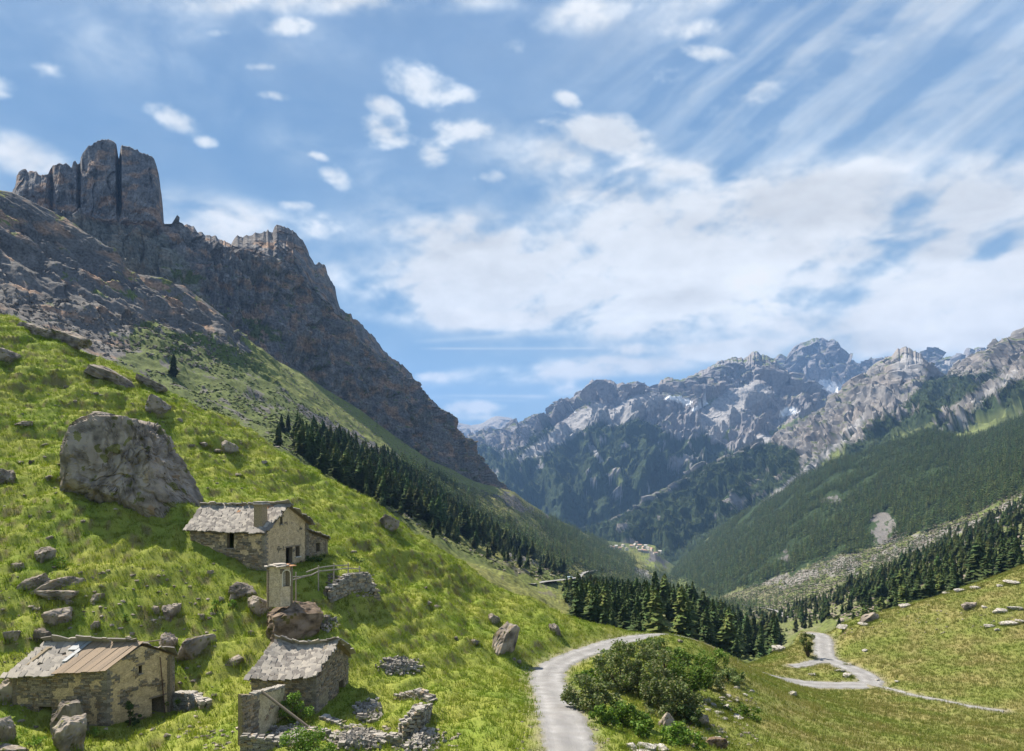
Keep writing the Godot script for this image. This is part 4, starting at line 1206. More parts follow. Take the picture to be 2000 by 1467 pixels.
	scatter("forest", near[0], mats.needles, near_rest, "dark conifer wood thinning out along the valley slopes", "forest")
	for i in 3: scatter("forest", far[i], mats.needles, rest[i], "distant conifer forest clothing the mountain sides", "forest")
	print("trees ", near_rest.size(), " ", rest[0].size() * 3)

# ---------- grass ----------
func tuft(seed_: int, blades: int, wide: float, tall: float) -> ArrayMesh:
	var dice := RandomNumberGenerator.new()
	dice.seed = seed_
	var t := Tris.new()
	for i in blades:
		var a := dice.randf() * TAU
		var r := sqrt(dice.randf()) * wide
		var p := Vector3(cos(a) * r, -0.04, sin(a) * r)
		var h := tall * dice.randf_range(0.45, 1.1)
		var w := dice.randf_range(0.018, 0.045)
		var b := dice.randf() * TAU
		var s := Vector3(cos(b), 0, sin(b)) * w
		var lean := Vector3(dice.randf_range(-0.5, 0.9), 0, dice.randf_range(-0.5, 0.7)) * h * 0.6
		var k := dice.randf_range(0.75, 1.25)
		t.paint = Color(k * dice.randf_range(0.9, 1.15), k, k * 0.95)
		var mid := p + lean * 0.35 + Vector3(0, h * 0.6, 0)
		t.tri(p - s, p + s, mid + s * 0.6)
		t.tri(mid - s * 0.5, mid + s * 0.6, p + lean + Vector3(0, h, 0))
	return t.mesh()

var no_grass: Array = []    # polygons in x, z

func grow_grass() -> void:
	var kinds: Array[ArrayMesh] = [tuft(1, 26, 0.42, 0.30), tuft(2, 22, 0.36, 0.42), tuft(3, 30, 0.5, 0.2)]
	var lists: Array = [[], [], []]
	var dice := RandomNumberGenerator.new()
	dice.seed = 99
	var step := 0.54
	var x := GX0 + 2.0
	while x < GX0 + GNX * GS - 3.0:
		var z := GZ0 + 2.0
		while z < -30.0:
			var p := Vector3(x + dice.randf_range(-0.4, 0.4), 0, z + dice.randf_range(-0.4, 0.4))
			z += step
			if p.z > -38.0: continue
			var ax := p.x / -p.z * F + CX
			if ax < -60.0 or ax > 2060.0: continue
			p.y = ground(p.x, p.z)
			var q := to_px(p)
			if q.y > 1540.0: continue
			var k := int(q.x) + 100
			if q.y < fg_sky[clampi(k, 0, 2199)] - 8.0: continue
			# hidden on the far side of the crest
			var n := ground_normal(p.x, p.z)
			if n.dot(-p.normalized()) < -0.05: continue
			var o := int((p.z - GZ0) / GS) * GNX + int((p.x - GX0) / GS)
			var road := groad[o]
			if road < -0.2 or road < 0.25 and dice.randf() < 0.6: continue
			if road < 1.2 and dice.randf() < 0.35: continue
			var pz := Vector2(p.x, p.z)
			if inside(pz, no_grass): continue
			var near := noise_a.get_noise_2d(p.x / 9.0, p.z / 9.0)
			var fine := noise_c.get_noise_2d(p.x / 2.2, p.z / 2.2)
			var c := turf_color(p, n, 9.0) * dice.randf_range(0.88, 1.14)
			if dice.randf() < (0.12 if p.x < 10.0 else 0.05): c = c.lerp(Color(0.29, 0.26, 0.10), 0.55)
			elif dice.randf() < (0.12 if p.x < 10.0 else 0.04): c = c.lerp(Color(0.08, 0.14, 0.025), 0.6)
			var kind := 2 if fine < -0.2 else (1 if near + fine > 0.25 else 0)
			var s := dice.randf_range(0.7, 1.35)
			var up := n.lerp(Vector3.UP, 0.6).normalized()
			var b := Basis(Quaternion(Vector3.UP, up)) * Basis(Vector3.UP, dice.randf() * TAU)
			lists[kind].append([Transform3D(b.scaled(Vector3(s, s * dice.randf_range(0.8, 1.3), s)), p), c])
		x += step
	# longer grass where nothing grazes, round the feet of the rocks
	for r in rock_feet:
		var n := int(5 + r.w * 7.0)
		for k in n:
			var a := dice.randf() * TAU
			var p := Vector3(r.x + cos(a) * r.w * dice.randf_range(0.75, 1.15), 0, r.z + absf(sin(a)) * r.w * dice.randf_range(0.5, 0.95))
			p.y = ground(p.x, p.z)
			var s := dice.randf_range(0.8, 1.4)
			lists[1].append([Transform3D(Basis(Vector3.UP, dice.randf() * TAU).scaled(Vector3(s * 0.8, s * 1.3, s * 0.8)), p), turf_color(p, Vector3.UP, 9.0) * dice.randf_range(0.75, 1.1)])
	for i in 3: scatter("grass", kinds[i], mats.grass, lists[i], "alpine meadow grass covering the hillsides", "grass")
	print("grass ", lists[0].size() + lists[1].size() + lists[2].size())

# ---------- shrubs ----------
func shrub_leaves(seed_: int, lobes: Array, leaves: int, size: float, tone: Color) -> ArrayMesh:
	# lobes: [centre, radii]; leaves lie mostly in the outer part of each lobe
	var dice := RandomNumberGenerator.new()
	dice.seed = seed_
	var t := Tris.new()
	for i in leaves:
		var lobe: Array = lobes[dice.randi() % lobes.size()]
		var d := Vector3(dice.randfn(), dice.randfn(), dice.randfn()).normalized()
		var r := pow(dice.randf(), 0.4) * dice.randf_range(0.85, 1.12)
		var rad: Vector3 = lobe[1]
		var p: Vector3 = lobe[0] + d * rad * r
		if p.y < -0.1: continue
		var u := Vector3(dice.randfn(), dice.randfn() * 0.6, dice.randfn()).normalized()
		var w := u.cross(Vector3(dice.randfn(), dice.randfn(), dice.randfn()).normalized()).normalized()
		var s := size * dice.randf_range(0.6, 1.5)
		var k := dice.randf_range(0.7, 1.35)
		t.paint = Color(tone.r * k * dice.randf_range(0.85, 1.2), tone.g * k, tone.b * k * dice.randf_range(0.8, 1.2))
		t.tri(p - u * s, p + w * s * 0.55, p + u * s)
		t.tri(p - u * s, p + u * s, p - w * s * 0.5)
	return t.mesh()

func shrub(called: String, px: float, py: float, wpx: float, hpx: float, leaves: int, size: float, tone: Color, label: String, group := "", seed_ := 1, lobes_n := 6) -> void:
	var at := hit(px, py)
	if at == Vector3.INF: return
	var m := -at.z / F
	var rx := wpx * 0.5 * m
	var h := hpx * m
	var dice := RandomNumberGenerator.new()
	dice.seed = seed_ * 31 + 5
	var o := base(called, at - Vector3(0, 0.05, 0))
	var lobes := []
	var wood := Tris.new()
	for i in lobes_n * 3:
		var a := TAU * i / (lobes_n * 3) * 2.0 + dice.randf()
		var rr := dice.randf_range(0.15, 0.95)
		var c := Vector3(cos(a) * rx * rr, h * dice.randf_range(0.12, 1.0 - 0.42 * rr), sin(a) * rx * rr * 0.9)
		var k := dice.randf_range(0.13, 0.34)
		lobes.append([c, Vector3(rx * k, minf(h * 0.30, rx * k * dice.randf_range(0.7, 1.3)), rx * k)])
		wood.tube(Vector3(cos(a) * 0.05, -0.2, sin(a) * 0.05), c * 0.9, 0.05 * h / 3.0 + 0.01, 0.008, 5)
	lobes.append([Vector3(0, h * 0.45, 0), Vector3(rx * 0.45, h * 0.4, rx * 0.45)])
	put("stem", wood.mesh(), mats.bark, o)
	put("foliage", shrub_leaves(seed_, lobes, leaves, size, tone), mats.leaves, o)
	tag(o, label, "shrub", group)

func shrubs() -> void:
	var willow := Color(0.150, 0.180, 0.080)
	var green := Color(0.115, 0.185, 0.036)
	var deep := Color(0.055, 0.085, 0.030)
	var g := "shrubs massed on the knoll beside the gravel road"
	shrub("shrub", 1215, 1345, 130, 98, 5200, 0.14, willow, "tall grey-green willow shrub crowning the thicket beside the gravel road", g, 1, 8)
	shrub("shrub", 1150, 1385, 115, 74, 4200, 0.12, willow * 0.9, "rounded grey willow shrub at the road edge of the thicket", g, 2, 7)
	shrub("shrub", 1265, 1365, 120, 84, 4200, 0.14, willow * 0.75, "dark olive shrub in the middle of the thicket", g, 3, 7)
	shrub("shrub", 1305, 1400, 125, 84, 4600, 0.14, willow * 0.8, "large olive shrub at the heart of the thicket", g, 4, 7)
	shrub("shrub", 1345, 1360, 110, 80, 3600, 0.14, green * 0.75, "broad green shrub on the knoll flank of the thicket", g, 5, 6)
	shrub("shrub", 1260, 1285, 80, 40, 1800, 0.14, willow, "low pale shrub on top of the knoll by the far road", g, 6, 5)
	shrub("shrub", 1225, 1420, 95, 60, 2400, 0.12, green * 0.9, "low leafy green shrub at the foot of the thicket", g, 7, 6)
	shrub("shrub", 1180, 1415, 60, 40, 1300, 0.12, green, "small bright shrub between the thicket and the road", g, 8, 4)
	shrub("shrub", 1325, 1455, 100, 42, 2200, 0.12, green * 1.1, "bright green low shrub among the rocks below the thicket", g, 9, 6)
	shrub("shrub", 1345, 1415, 70, 50, 1500, 0.12, deep * 1.2, "small dark shrub beside the leaning grey boulder", g, 10, 5)
	shrub("shrub", 1250, 1440, 60, 40, 1300, 0.12, green, "small yellowish shrub above the white stones", g, 11, 4)
	shrub("shrub", 1450, 1400, 70, 22, 1000, 0.12, green * 0.8, "low spreading shrub beside the rubble on the knoll", g, 12, 4)
	shrub("shrub", 1365, 1320, 60, 30, 1000, 0.12, green * 0.85, "small shrub high on the grassy side of the knoll", g, 13, 4)
	for a in [[1392, 1300, 70, 34], [1425, 1330, 60, 26], [1330, 1290, 60, 30], [1300, 1310, 70, 50], [1385, 1345, 60, 36], [1160, 1330, 50, 30], [1205, 1290, 60, 34], [1280, 1262, 50, 22]]:
		shrub("shrub", a[0], a[1], a[2], a[3], 1400, 0.13, willow.lerp(green, fmod(a[0] * 0.13, 1.0)), "loose low shrub spreading over the grassy mound around the thicket", "low shrubs on the mound", int(a[0]), 5)
	shrub("shrub", 573, 1408, 72, 62, 2600, 0.08, green * 1.15, "bright green bush growing inside the ruined plastered room", "", 14, 6)
	shrub("shrub", 598, 1475, 110, 62, 3200, 0.08, green * 1.05, "leafy bush growing over the rubble below the ruined room", "", 15, 7)
	shrub("shrub", 255, 1418, 36, 50, 1500, 0.07, deep * 1.2, "dark green nettle bush against the plastered gable", "", 16, 4)
	shrub("shrub", 466, 1085, 26, 24, 700, 0.07, deep * 1.2, "small dark bush under the side wall of the upper stone house", "", 17, 4)
	shrub("shrub", 350, 1382, 60, 26, 900, 0.07, green, "low weedy bush at the doorway of the lower stone house", "", 18, 4)
	shrub("shrub", 690, 1100, 46, 16, 700, 0.08, deep * 1.3, "low dark bush behind the wooden fence", "", 19, 4)
	shrub("shrub", 618, 1098, 40, 20, 700, 0.08, deep * 1.2, "dark weeds against the lean-to of the upper stone house", "", 20, 4)
	shrub("shrub", 510, 1345, 40, 22, 700, 0.07, green, "small leafy bush at the foot of the slate-roofed hut", "", 21, 4)
	shrub("shrub", 1578, 1283, 36, 52, 1800, 0.12, Color(0.06, 0.085, 0.025), "small round-headed tree beside the lower loop of the road", "", 22, 6)
	shrub("shrub", 120, 1110, 40, 24, 600, 0.08, green, "small leafy clump on the slope above the tilted slabs", "", 23, 4)
	for a in [[20, 1448, 60, 22], [70, 1455, 40, 20], [185, 1440, 40, 22], [420, 1195, 20, 30], [455, 1188, 20, 26], [245, 1215, 16, 20]]:
		shrub("weed_clump", a[0], a[1], a[2], a[3], 500, 0.06, green * 1.3, "clump of tall yellow-green weeds in the hamlet grass", "tall weeds in the hamlet grass", int(a[0]), 4)

# ---------- rocks ----------
func rock_mesh(seed_: int, res: int, planes: int, rough: float, given: Array = []) -> ArrayMesh:
	# a block bounded by random planes, chipped by noise; extents about 1
	var dice := RandomNumberGenerator.new()
	dice.seed = seed_
	var pl: Array = given.duplicate()
	if pl.is_empty():
		for i in planes:
			var d := Vector3(dice.randfn(), dice.randfn(), dice.randfn()).normalized()
			pl.append([d, dice.randf_range(0.62, 1.0)])
		for a in [Vector3.RIGHT, Vector3.LEFT, Vector3.UP, Vector3.DOWN, Vector3.BACK, Vector3.FORWARD]: pl.append([a, dice.randf_range(0.8, 1.0)])
	var size := 1.0
	if given: size = 6.0
	var n1 := fbm(1.1 / size, seed_, 3)
	# fracture blocks: each cell steps in or out
	var n2 := FastNoiseLite.new()
	n2.noise_type = FastNoiseLite.TYPE_CELLULAR
	n2.cellular_return_type = FastNoiseLite.RETURN_CELL_VALUE
	n2.fractal_type = FastNoiseLite.FRACTAL_NONE
	n2.seed = seed_ + 1
	n2.frequency = 1.5 / size if given.is_empty() else 2.4 / size
	n2.domain_warp_enabled = true
	n2.domain_warp_amplitude = 0.4 * size
	n2.domain_warp_frequency = 1.2 / size
	# joints that run through the block
	var cracks := []
	for i in (9 if given else 3):
		var d := Vector3(dice.randfn(), dice.randfn() * 0.5, dice.randfn() * (0.4 if given else 1.0)).normalized()
		cracks.append([d, dice.randf_range(-0.75, 0.75) * size, dice.randf_range(0.5, 1.0)])
	var t := Tris.new()
	var faces := [[Vector3.RIGHT, Vector3.UP, Vector3.BACK], [Vector3.LEFT, Vector3.BACK, Vector3.UP], [Vector3.UP, Vector3.BACK, Vector3.RIGHT], [Vector3.DOWN, Vector3.RIGHT, Vector3.BACK], [Vector3.BACK, Vector3.RIGHT, Vector3.UP], [Vector3.FORWARD, Vector3.UP, Vector3.RIGHT]]
	for f in faces:
		var g := PackedVector3Array()
		for j in res + 1:
			for i in res + 1:
				var d: Vector3 = (f[0] + f[1] * tan((i * 2.0 / res - 1.0) * PI / 4.0) + f[2] * tan((j * 2.0 / res - 1.0) * PI / 4.0)).normalized()
				var r := 1e9
				for p in pl:
					var k: float = d.dot(p[0])
					if k > 0.02: r = minf(r, p[1] / k)
				var q := d * minf(r, 3.0 * size)
				q += d * (n1.get_noise_3dv(q) * rough * size + n2.get_noise_3d(q.x, q.y * 0.7, q.z) * rough * 0.42 * size + n2.get_noise_3d(q.x * 2.7, q.y * 2.0, q.z * 2.7) * rough * 0.16 * size)
				for cr in cracks:
					var off: float = (q.dot(cr[0]) - cr[1] + n1.get_noise_3dv(q * 1.3) * 0.3 * size) / (0.030 * size)
					if absf(off) < 3.0: q -= d * (exp(-off * off) * 0.055 * size * cr[2])
				g.append(q)
		for j in res:
			for i in res:
				var o := j * (res + 1) + i
				var m: Vector3 = (g[o] + g[o + res + 2]) * 0.5
				var w := 1.0 + 0.3 * n1.get_noise_3dv(m * 1.2 + Vector3(7, 3, 1))
				var moss := n1.get_noise_3dv(m * 1.7 + Vector3(1, 30, 5))
				t.paint = Color(w * 1.02, w, w * 0.97)
				if moss > 0.42: t.paint = Color(0.55, 0.62, 0.3) * w
				elif moss < -0.45: t.paint = Color(1.12, 0.92, 0.7) * w
				t.quad(g[o], g[o + 1], g[o + res + 2], g[o + res + 1])
	return t.mesh()

var rock_feet: Array[Vector4] = []
var rock_kinds: Array[ArrayMesh] = []
var slab_kinds: Array[ArrayMesh] = []

func rock(called: String, px: float, py: float, wpx: float, hpx: float, label: String, group := "", turn := 0.0, tilt := 0.0, kind := -1, depth := 0.8, mat: Material = null) -> void:
	# stands with its foot at that pixel
	var at := hit(px, py)
	if at == Vector3.INF: return
	var m := -at.z / F
	var o := put(called, rock_kinds[rng.randi() % rock_kinds.size()] if kind < 0 else rock_kinds[kind], mat if mat else mats.boulder)
	o.position = at + Vector3(0, hpx * m * 0.16, -wpx * m * depth * 0.3)
	o.rotation = Vector3(0, turn if turn != 0.0 else rng.randf() * TAU, tilt)
	var sx := wpx * m * 0.50
	o.scale = Vector3(sx, hpx * m * 0.55, sx * depth)
	if wpx > 15.0: rock_feet.append(Vector4(o.position.x, at.y, o.position.z, sx))
	tag(o, label, "rock", group)

func things() -> void:
	crest()
	for i in 9: rock_kinds.append(rock_mesh(40 + i, 14, 9 + i % 4, 0.15))
	rocks()
	hamlet()
	shrubs()
	grow_grass()
	plant_trees()

func rocks() -> void:
	# the great boulder above the upper house
	var at := pt(254, 918, 89.5)
	var pl := [[Vector3(-1, 0.12, 0.1).normalized(), 6.9], [Vector3(0.13, 0.99, 0.0).normalized(), 5.9], [Vector3(0.857, 0.515, 0.1).normalized(), 3.85], [Vector3(0.1, 0.30, 0.95).normalized(), 3.4], [Vector3(-0.6, 0.1, 0.8).normalized(), 6.0], [Vector3(0.55, 0.25, 0.8).normalized(), 4.9], [Vector3(0, 0, -1), 4.5], [Vector3(0, -1, 0), 8.0], [Vector3(-0.7, 0.7, 0.2).normalized(), 8.3], [Vector3(0.25, 0.9, 0.35).normalized(), 6.1], [Vector3(-0.35, 0.9, 0.3).normalized(), 7.2], [Vector3(-0.2, -0.5, 0.85).normalized(), 5.0], [Vector3(1, -0.3, 0).normalized(), 8.6]]
	var o := put("boulder", rock_mesh(77, 90, 0, 0.085, pl), mats.boulder)
	o.position = at
	tag(o, "huge weathered grey boulder on the slope above the stone house", "boulder")
	var slope := "grey rocks scattered on the grassy slope"
	var ham := "grey rocks lying among the huts of the hamlet"
	var knoll := "rocks at the foot of the knoll thicket"
	rock("boulder", 300, 805, 52, 42, "smooth grey boulder just above the huge boulder on the slope", "", 0.5, -0.5)
	rock("boulder", 133, 1440, 72, 100, "tall dark pointed boulder standing against the lower house wall", "", 0.4, 0.1, 2, 0.7)
	rock("boulder", 128, 1462, 78, 80, "rugged pale boulder in front of the tall pointed boulder", "", 1.4, -0.1, 4)
	rock("boulder", 18, 1368, 62, 60, "lichened grey boulder touching the end of the lower house", "", 0.3, 0.0, 1)
	rock("boulder", 2, 1445, 44, 60, "grey boulder below the end of the lower house", "", 1.0, 0.2, 5)
	rock("boulder", 12, 1478, 56, 26, "low mossy boulder below the lower house", "", 0.2, 0.0, 3)
	rock("boulder", 370, 1284, 72, 64, "rounded grey boulder uphill from the lower house", "", 0.9, 0.0, 6)
	rock("boulder", 325, 1268, 46, 50, "craggy dark boulder beside the rounded boulder uphill from the lower house", "", 2.1, 0.3, 7)
	rock("rock_outcrop", 560, 1240, 112, 82, "brown rock outcrop carrying the little shrine", "", 0.6, -0.15, 0, 0.8, mats.brown_rock)
	rock("rock_outcrop", 507, 1200, 50, 52, "mossy rock block beside the shrine outcrop", "", 0.6, 0.1, 3)
	rock("boulder", 468, 1165, 58, 38, "smooth half-buried boulder uphill from the shrine", "", 0.5, -0.1, 8)
	rock("rock_slab", 105, 1152, 95, 30, "long tilted grey slab on top of the slab heap", "", 0.15, 0.28, 1, 0.5)
	rock("rock_slab", 62, 1150, 60, 32, "short tilted slab leaning on the slab heap", "", 0.3, 0.35, 4, 0.6)
	rock("rock_slab", 106, 1168, 74, 24, "flat pale slab at the front of the slab heap", "", 0.1, -0.05, 6, 0.6)
	rock("rock_slab", 108, 1218, 56, 40, "thick dark block below the slab heap", "", 0.4, 0.2, 5)
	rock("boulder", 985, 1272, 52, 78, "brown overhanging rock face low on the grass spur", "", 0.8, -0.5, 2)
	rock("boulder", 966, 1218, 24, 28, "small grey block above the brown rock face on the spur", "", 0.3, 0.1, 3)
	rock("boulder", 1086, 1240, 22, 32, "pale upright stone in the bank above the road", "", 0.2, 0.2, 7)
	rock("rock_outcrop", 752, 1030, 40, 34, "brown earthy rock overhang on the crest of the grass spur", "", 0.7, -0.5, 6)
	rock("rock_outcrop", 120, 668, 80, 36, "craggy brown outcrop on the skyline crest of the grass slope", "", 0.1, -0.4, 0)
	rock("rock_outcrop", 60, 648, 60, 22, "low broken outcrop along the skyline crest", "", 0.1, -0.35, 4)
	rock("rock_outcrop", 215, 742, 100, 26, "layered grey rock ledges breaking through the turf near the crest", "", 0.1, -0.5, 1, 0.5)
	rock("rock_outcrop", 290, 755, 60, 24, "rock ledge at the crest above the smooth boulder", "", 0.1, -0.45, 6, 0.5)
	rock("rock_outcrop", 8, 705, 44, 34, "dark rock ledge high on the grass slope", "", 0.2, -0.3, 5)
	rock("rock_outcrop", 447, 884, 34, 36, "upright grey rock on the slope beyond the huge boulder", "", 0.5, 0.1, 3)
	rock("boulder", 306, 860, 30, 40, "narrow rock standing behind the shoulder of the huge boulder", "", 0.4, 0.1, 7)
	rock("boulder", 5, 945, 36, 44, "dark half-buried boulder low on the open slope", "", 0.4, 0.0, 8)
	rock("rock", 1304, 1425, 34, 44, "leaning smooth grey boulder in the knoll thicket", knoll, 0.4, -0.35, 8)
	rock("rock", 1372, 1418, 36, 30, "pale angular boulder beside the knoll thicket", knoll, 0.3, -0.2, 5)
	rock("rock", 1396, 1462, 44, 32, "rust-brown boulder among pale stones below the knoll", knoll, 0.2, -0.1, 6, 0.8, mats.rust_rock)
	rock("rock", 1550, 1360, 20, 12, "single white stone in the meadow near the road", "", 0.3, 0.0, 2, 0.8, mats.pale_rock)
	rock("rock", 1702, 1213, 50, 20, "dark slanting rock on the meadow hillside", "", 0.1, 0.3, 1, 0.5)
	rock("rock", 1898, 1188, 36, 14, "grey rock in the middle of the meadow hillside", "", 0.2, 0.05, 4, 0.6)
	rock("rock", 1330, 1256, 12, 9, "small brown stone on the crest of the knoll", "", 0.2, 0.0, 3)
	rock("rock", 1526, 1272, 28, 14, "pale rock at the dip below the road loop", "", 0.2, 0.1, 7, 0.8, mats.pale_rock)
	for a in [[1235, 1466, 34, 16], [1265, 1468, 40, 18], [1295, 1470, 34, 16], [1250, 1476, 40, 14]]:
		rock("rock", a[0], a[1], a[2], a[3], "flat white stone in the row at the road verge below the thicket", "white stones at the road verge", 0.0, 0.0, -1, 0.7, mats.pale_rock)
	for a in [[80, 1092, 44, 38], [30, 1112, 36, 22], [20, 1250, 34, 36], [82, 1252, 42, 46], [186, 1176, 32, 32], [186, 1228, 22, 26], [330, 1206, 42, 46], [300, 1198, 26, 24], [455, 1298, 44, 28], [430, 1176, 18, 18], [395, 1210, 20, 18], [410, 1120, 16, 12], [490, 1240, 22, 14], [630, 1210, 30, 14], [655, 1225, 22, 10], [130, 1180, 24, 16]]:
		rock("rock", a[0], a[1], a[2] * 0.85, a[3] * 0.8, "grey rock half sunk in the rough grass between huts and slab heap", ham)
	for a in [[40, 830, 34, 12], [85, 872, 18, 10], [92, 935, 16, 10], [60, 905, 14, 9], [150, 950, 10, 8], [350, 822, 12, 8], [395, 870, 26, 10], [420, 882, 20, 8], [372, 872, 12, 7], [465, 930, 18, 8], [35, 905, 16, 8], [128, 758, 14, 8], [145, 785, 10, 6], [185, 770, 12, 6], [120, 912, 24, 10], [115, 935, 16, 9], [200, 905, 12, 9], [515, 905, 14, 8], [545, 880, 10, 6], [690, 1080, 14, 6], [830, 1150, 10, 6], [850, 1190, 22, 12], [835, 1180, 16, 9], [890, 1250, 14, 8], [925, 1260, 26, 14], [1003, 1290, 10, 7], [1014, 1296, 14, 8], [470, 1020, 14, 8], [160, 1020, 12, 7], [60, 1010, 12, 7], [95, 1052, 14, 8]]:
		rock("rock", a[0], a[1], a[2], a[3], "small grey rock poking out of the sunlit grass slope", slope)
	for a in [[1640, 1215, 40, 12], [1675, 1205, 36, 12], [1705, 1196, 36, 10], [1740, 1190, 40, 10], [1770, 1186, 30, 9], [1620, 1228, 26, 9], [1800, 1172, 30, 8], [1652, 1228, 40, 10], [1690, 1222, 26, 8], [1880, 1155, 30, 7], [1910, 1150, 26, 7], [1960, 1196, 40, 10], [1985, 1190, 30, 10], [1935, 1225, 24, 8], [1975, 1220, 40, 10], [1995, 1216, 22, 9], [1950, 1232, 12, 7], [1925, 1188, 14, 7], [1985, 1140, 40, 8], [1955, 1145, 20, 6], [1820, 1168, 16, 6], [1850, 1160, 18, 6], [1690, 1273, 14, 7], [1660, 1300, 18, 6], [1715, 1330, 12, 6], [1755, 1333, 14, 6], [1590, 1320, 18, 6], [1655, 1322, 26, 10], [1640, 1312, 22, 7]]:
		rock("rock", a[0], a[1], a[2] * 0.9, a[3] * 0.8, "pale weathered rock lying on the meadow hillside near the road loop", "pale rocks on the meadow hillside", 0.0, 0.0, -1, 0.7, mats.pale_rock)
	for a in [[1365, 1368, 16, 9], [1380, 1374, 20, 9], [1395, 1380, 14, 9], [1410, 1366, 14, 7], [1425, 1362, 14, 7], [1440, 1372, 16, 8], [1455, 1360, 12, 6], [1470, 1352, 14, 6], [1420, 1386, 22, 9], [1405, 1396, 20, 8], [1440, 1345, 12, 5], [1385, 1390, 12, 7], [1415, 1408, 18, 8], [1440, 1405, 26, 8], [1370, 1382, 10, 7], [1480, 1388, 16, 7], [1400, 1450, 22, 12], [1420, 1456, 18, 10], [1375, 1448, 18, 10], [1355, 1440, 18, 10]]:
		rock("rock", a[0], a[1], a[2], a[3], "broken pale stone in the rubble spill on the side of the knoll", "rubble on the side of the knoll", 0.0, 0.0, -1, 0.8, mats.pale_rock)
	# loose stones too small to pick out
	var bits := []
	var dice := RandomNumberGenerator.new()
	dice.seed = 31
	for z in [[0, 1440, 420, 1100, 260, 1.0], [380, 1420, 900, 1467, 200, 1.0], [0, 760, 600, 1000, 160, 0.8], [640, 1120, 735, 1165, 150, 1.0], [1340, 1340, 1480, 1460, 160, 1.0], [1600, 1180, 1990, 1240, 110, 0.9], [1010, 1300, 1040, 1467, 60, 0.5], [1100, 1330, 1200, 1467, 70, 0.5]]:
		for k in z[4]:
			var p := hit(dice.randf_range(z[0], z[2]), dice.randf_range(z[1], z[3]))
			if p == Vector3.INF: continue
			var s: float = dice.randf_range(0.06, 0.22) * z[5]
			var c := dice.randf_range(0.8, 1.5)
			bits.append([Transform3D(Basis(Vector3(dice.randfn(), dice.randfn(), dice.randfn()).normalized(), dice.randf() * TAU).scaled(Vector3(s * 1.4, s * 0.7, s)), p), Color(c, c, c * 0.98)])
	scatter("scattered_stones", rock_kinds[3], mats.boulder, bits, "small loose stones strewn over the hillside grass", "stones")

# ---------- buildings ----------
func slab_shape(seed_: int) -> ArrayMesh:
	# a split stone slab: uneven outline, 1 x 1, thickness 0.08
	var dice := RandomNumberGenerator.new()
	dice.seed = seed_
	var t := Tris.new()
	var ring := PackedVector3Array()
	for c in [Vector2(-0.5, -0.5), Vector2(0.0, -0.55), Vector2(0.5, -0.5), Vector2(0.53, 0.0), Vector2(0.48, 0.5), Vector2(0.0, 0.52), Vector2(-0.48, 0.48), Vector2(-0.53, 0.0)]:
		ring.append(Vector3(c.x * 0.95 + dice.randf_range(-0.13, 0.13), 0, c.y + dice.randf_range(-0.16, 0.16)))
	var n := ring.size()
	for i in n:
		var a := ring[i]; var b := ring[(i + 1) % n]
		var up := Vector3(0, 0.5, 0)
		t.tri(up * 1.1, a * 0.95 + up, b * 0.95 + up)
		t.quad(a - up, b - up, b * 0.95 + up, a * 0.95 + up)
		t.tri(-up, b - up, a - up)
	return t.mesh()

func box_mesh(x: float, y: float, z: float, rough := 0.0, seed_ := 0) -> ArrayMesh:
	var t := Tris.new()
	var dice := RandomNumberGenerator.new()
	dice.seed = seed_
	t.block(Vector3.ZERO, Vector3(x * 0.5, 0, 0), Vector3(0, y * 0.5, 0), Vector3(0, 0, z * 0.5), rough, dice)
	return t.mesh()

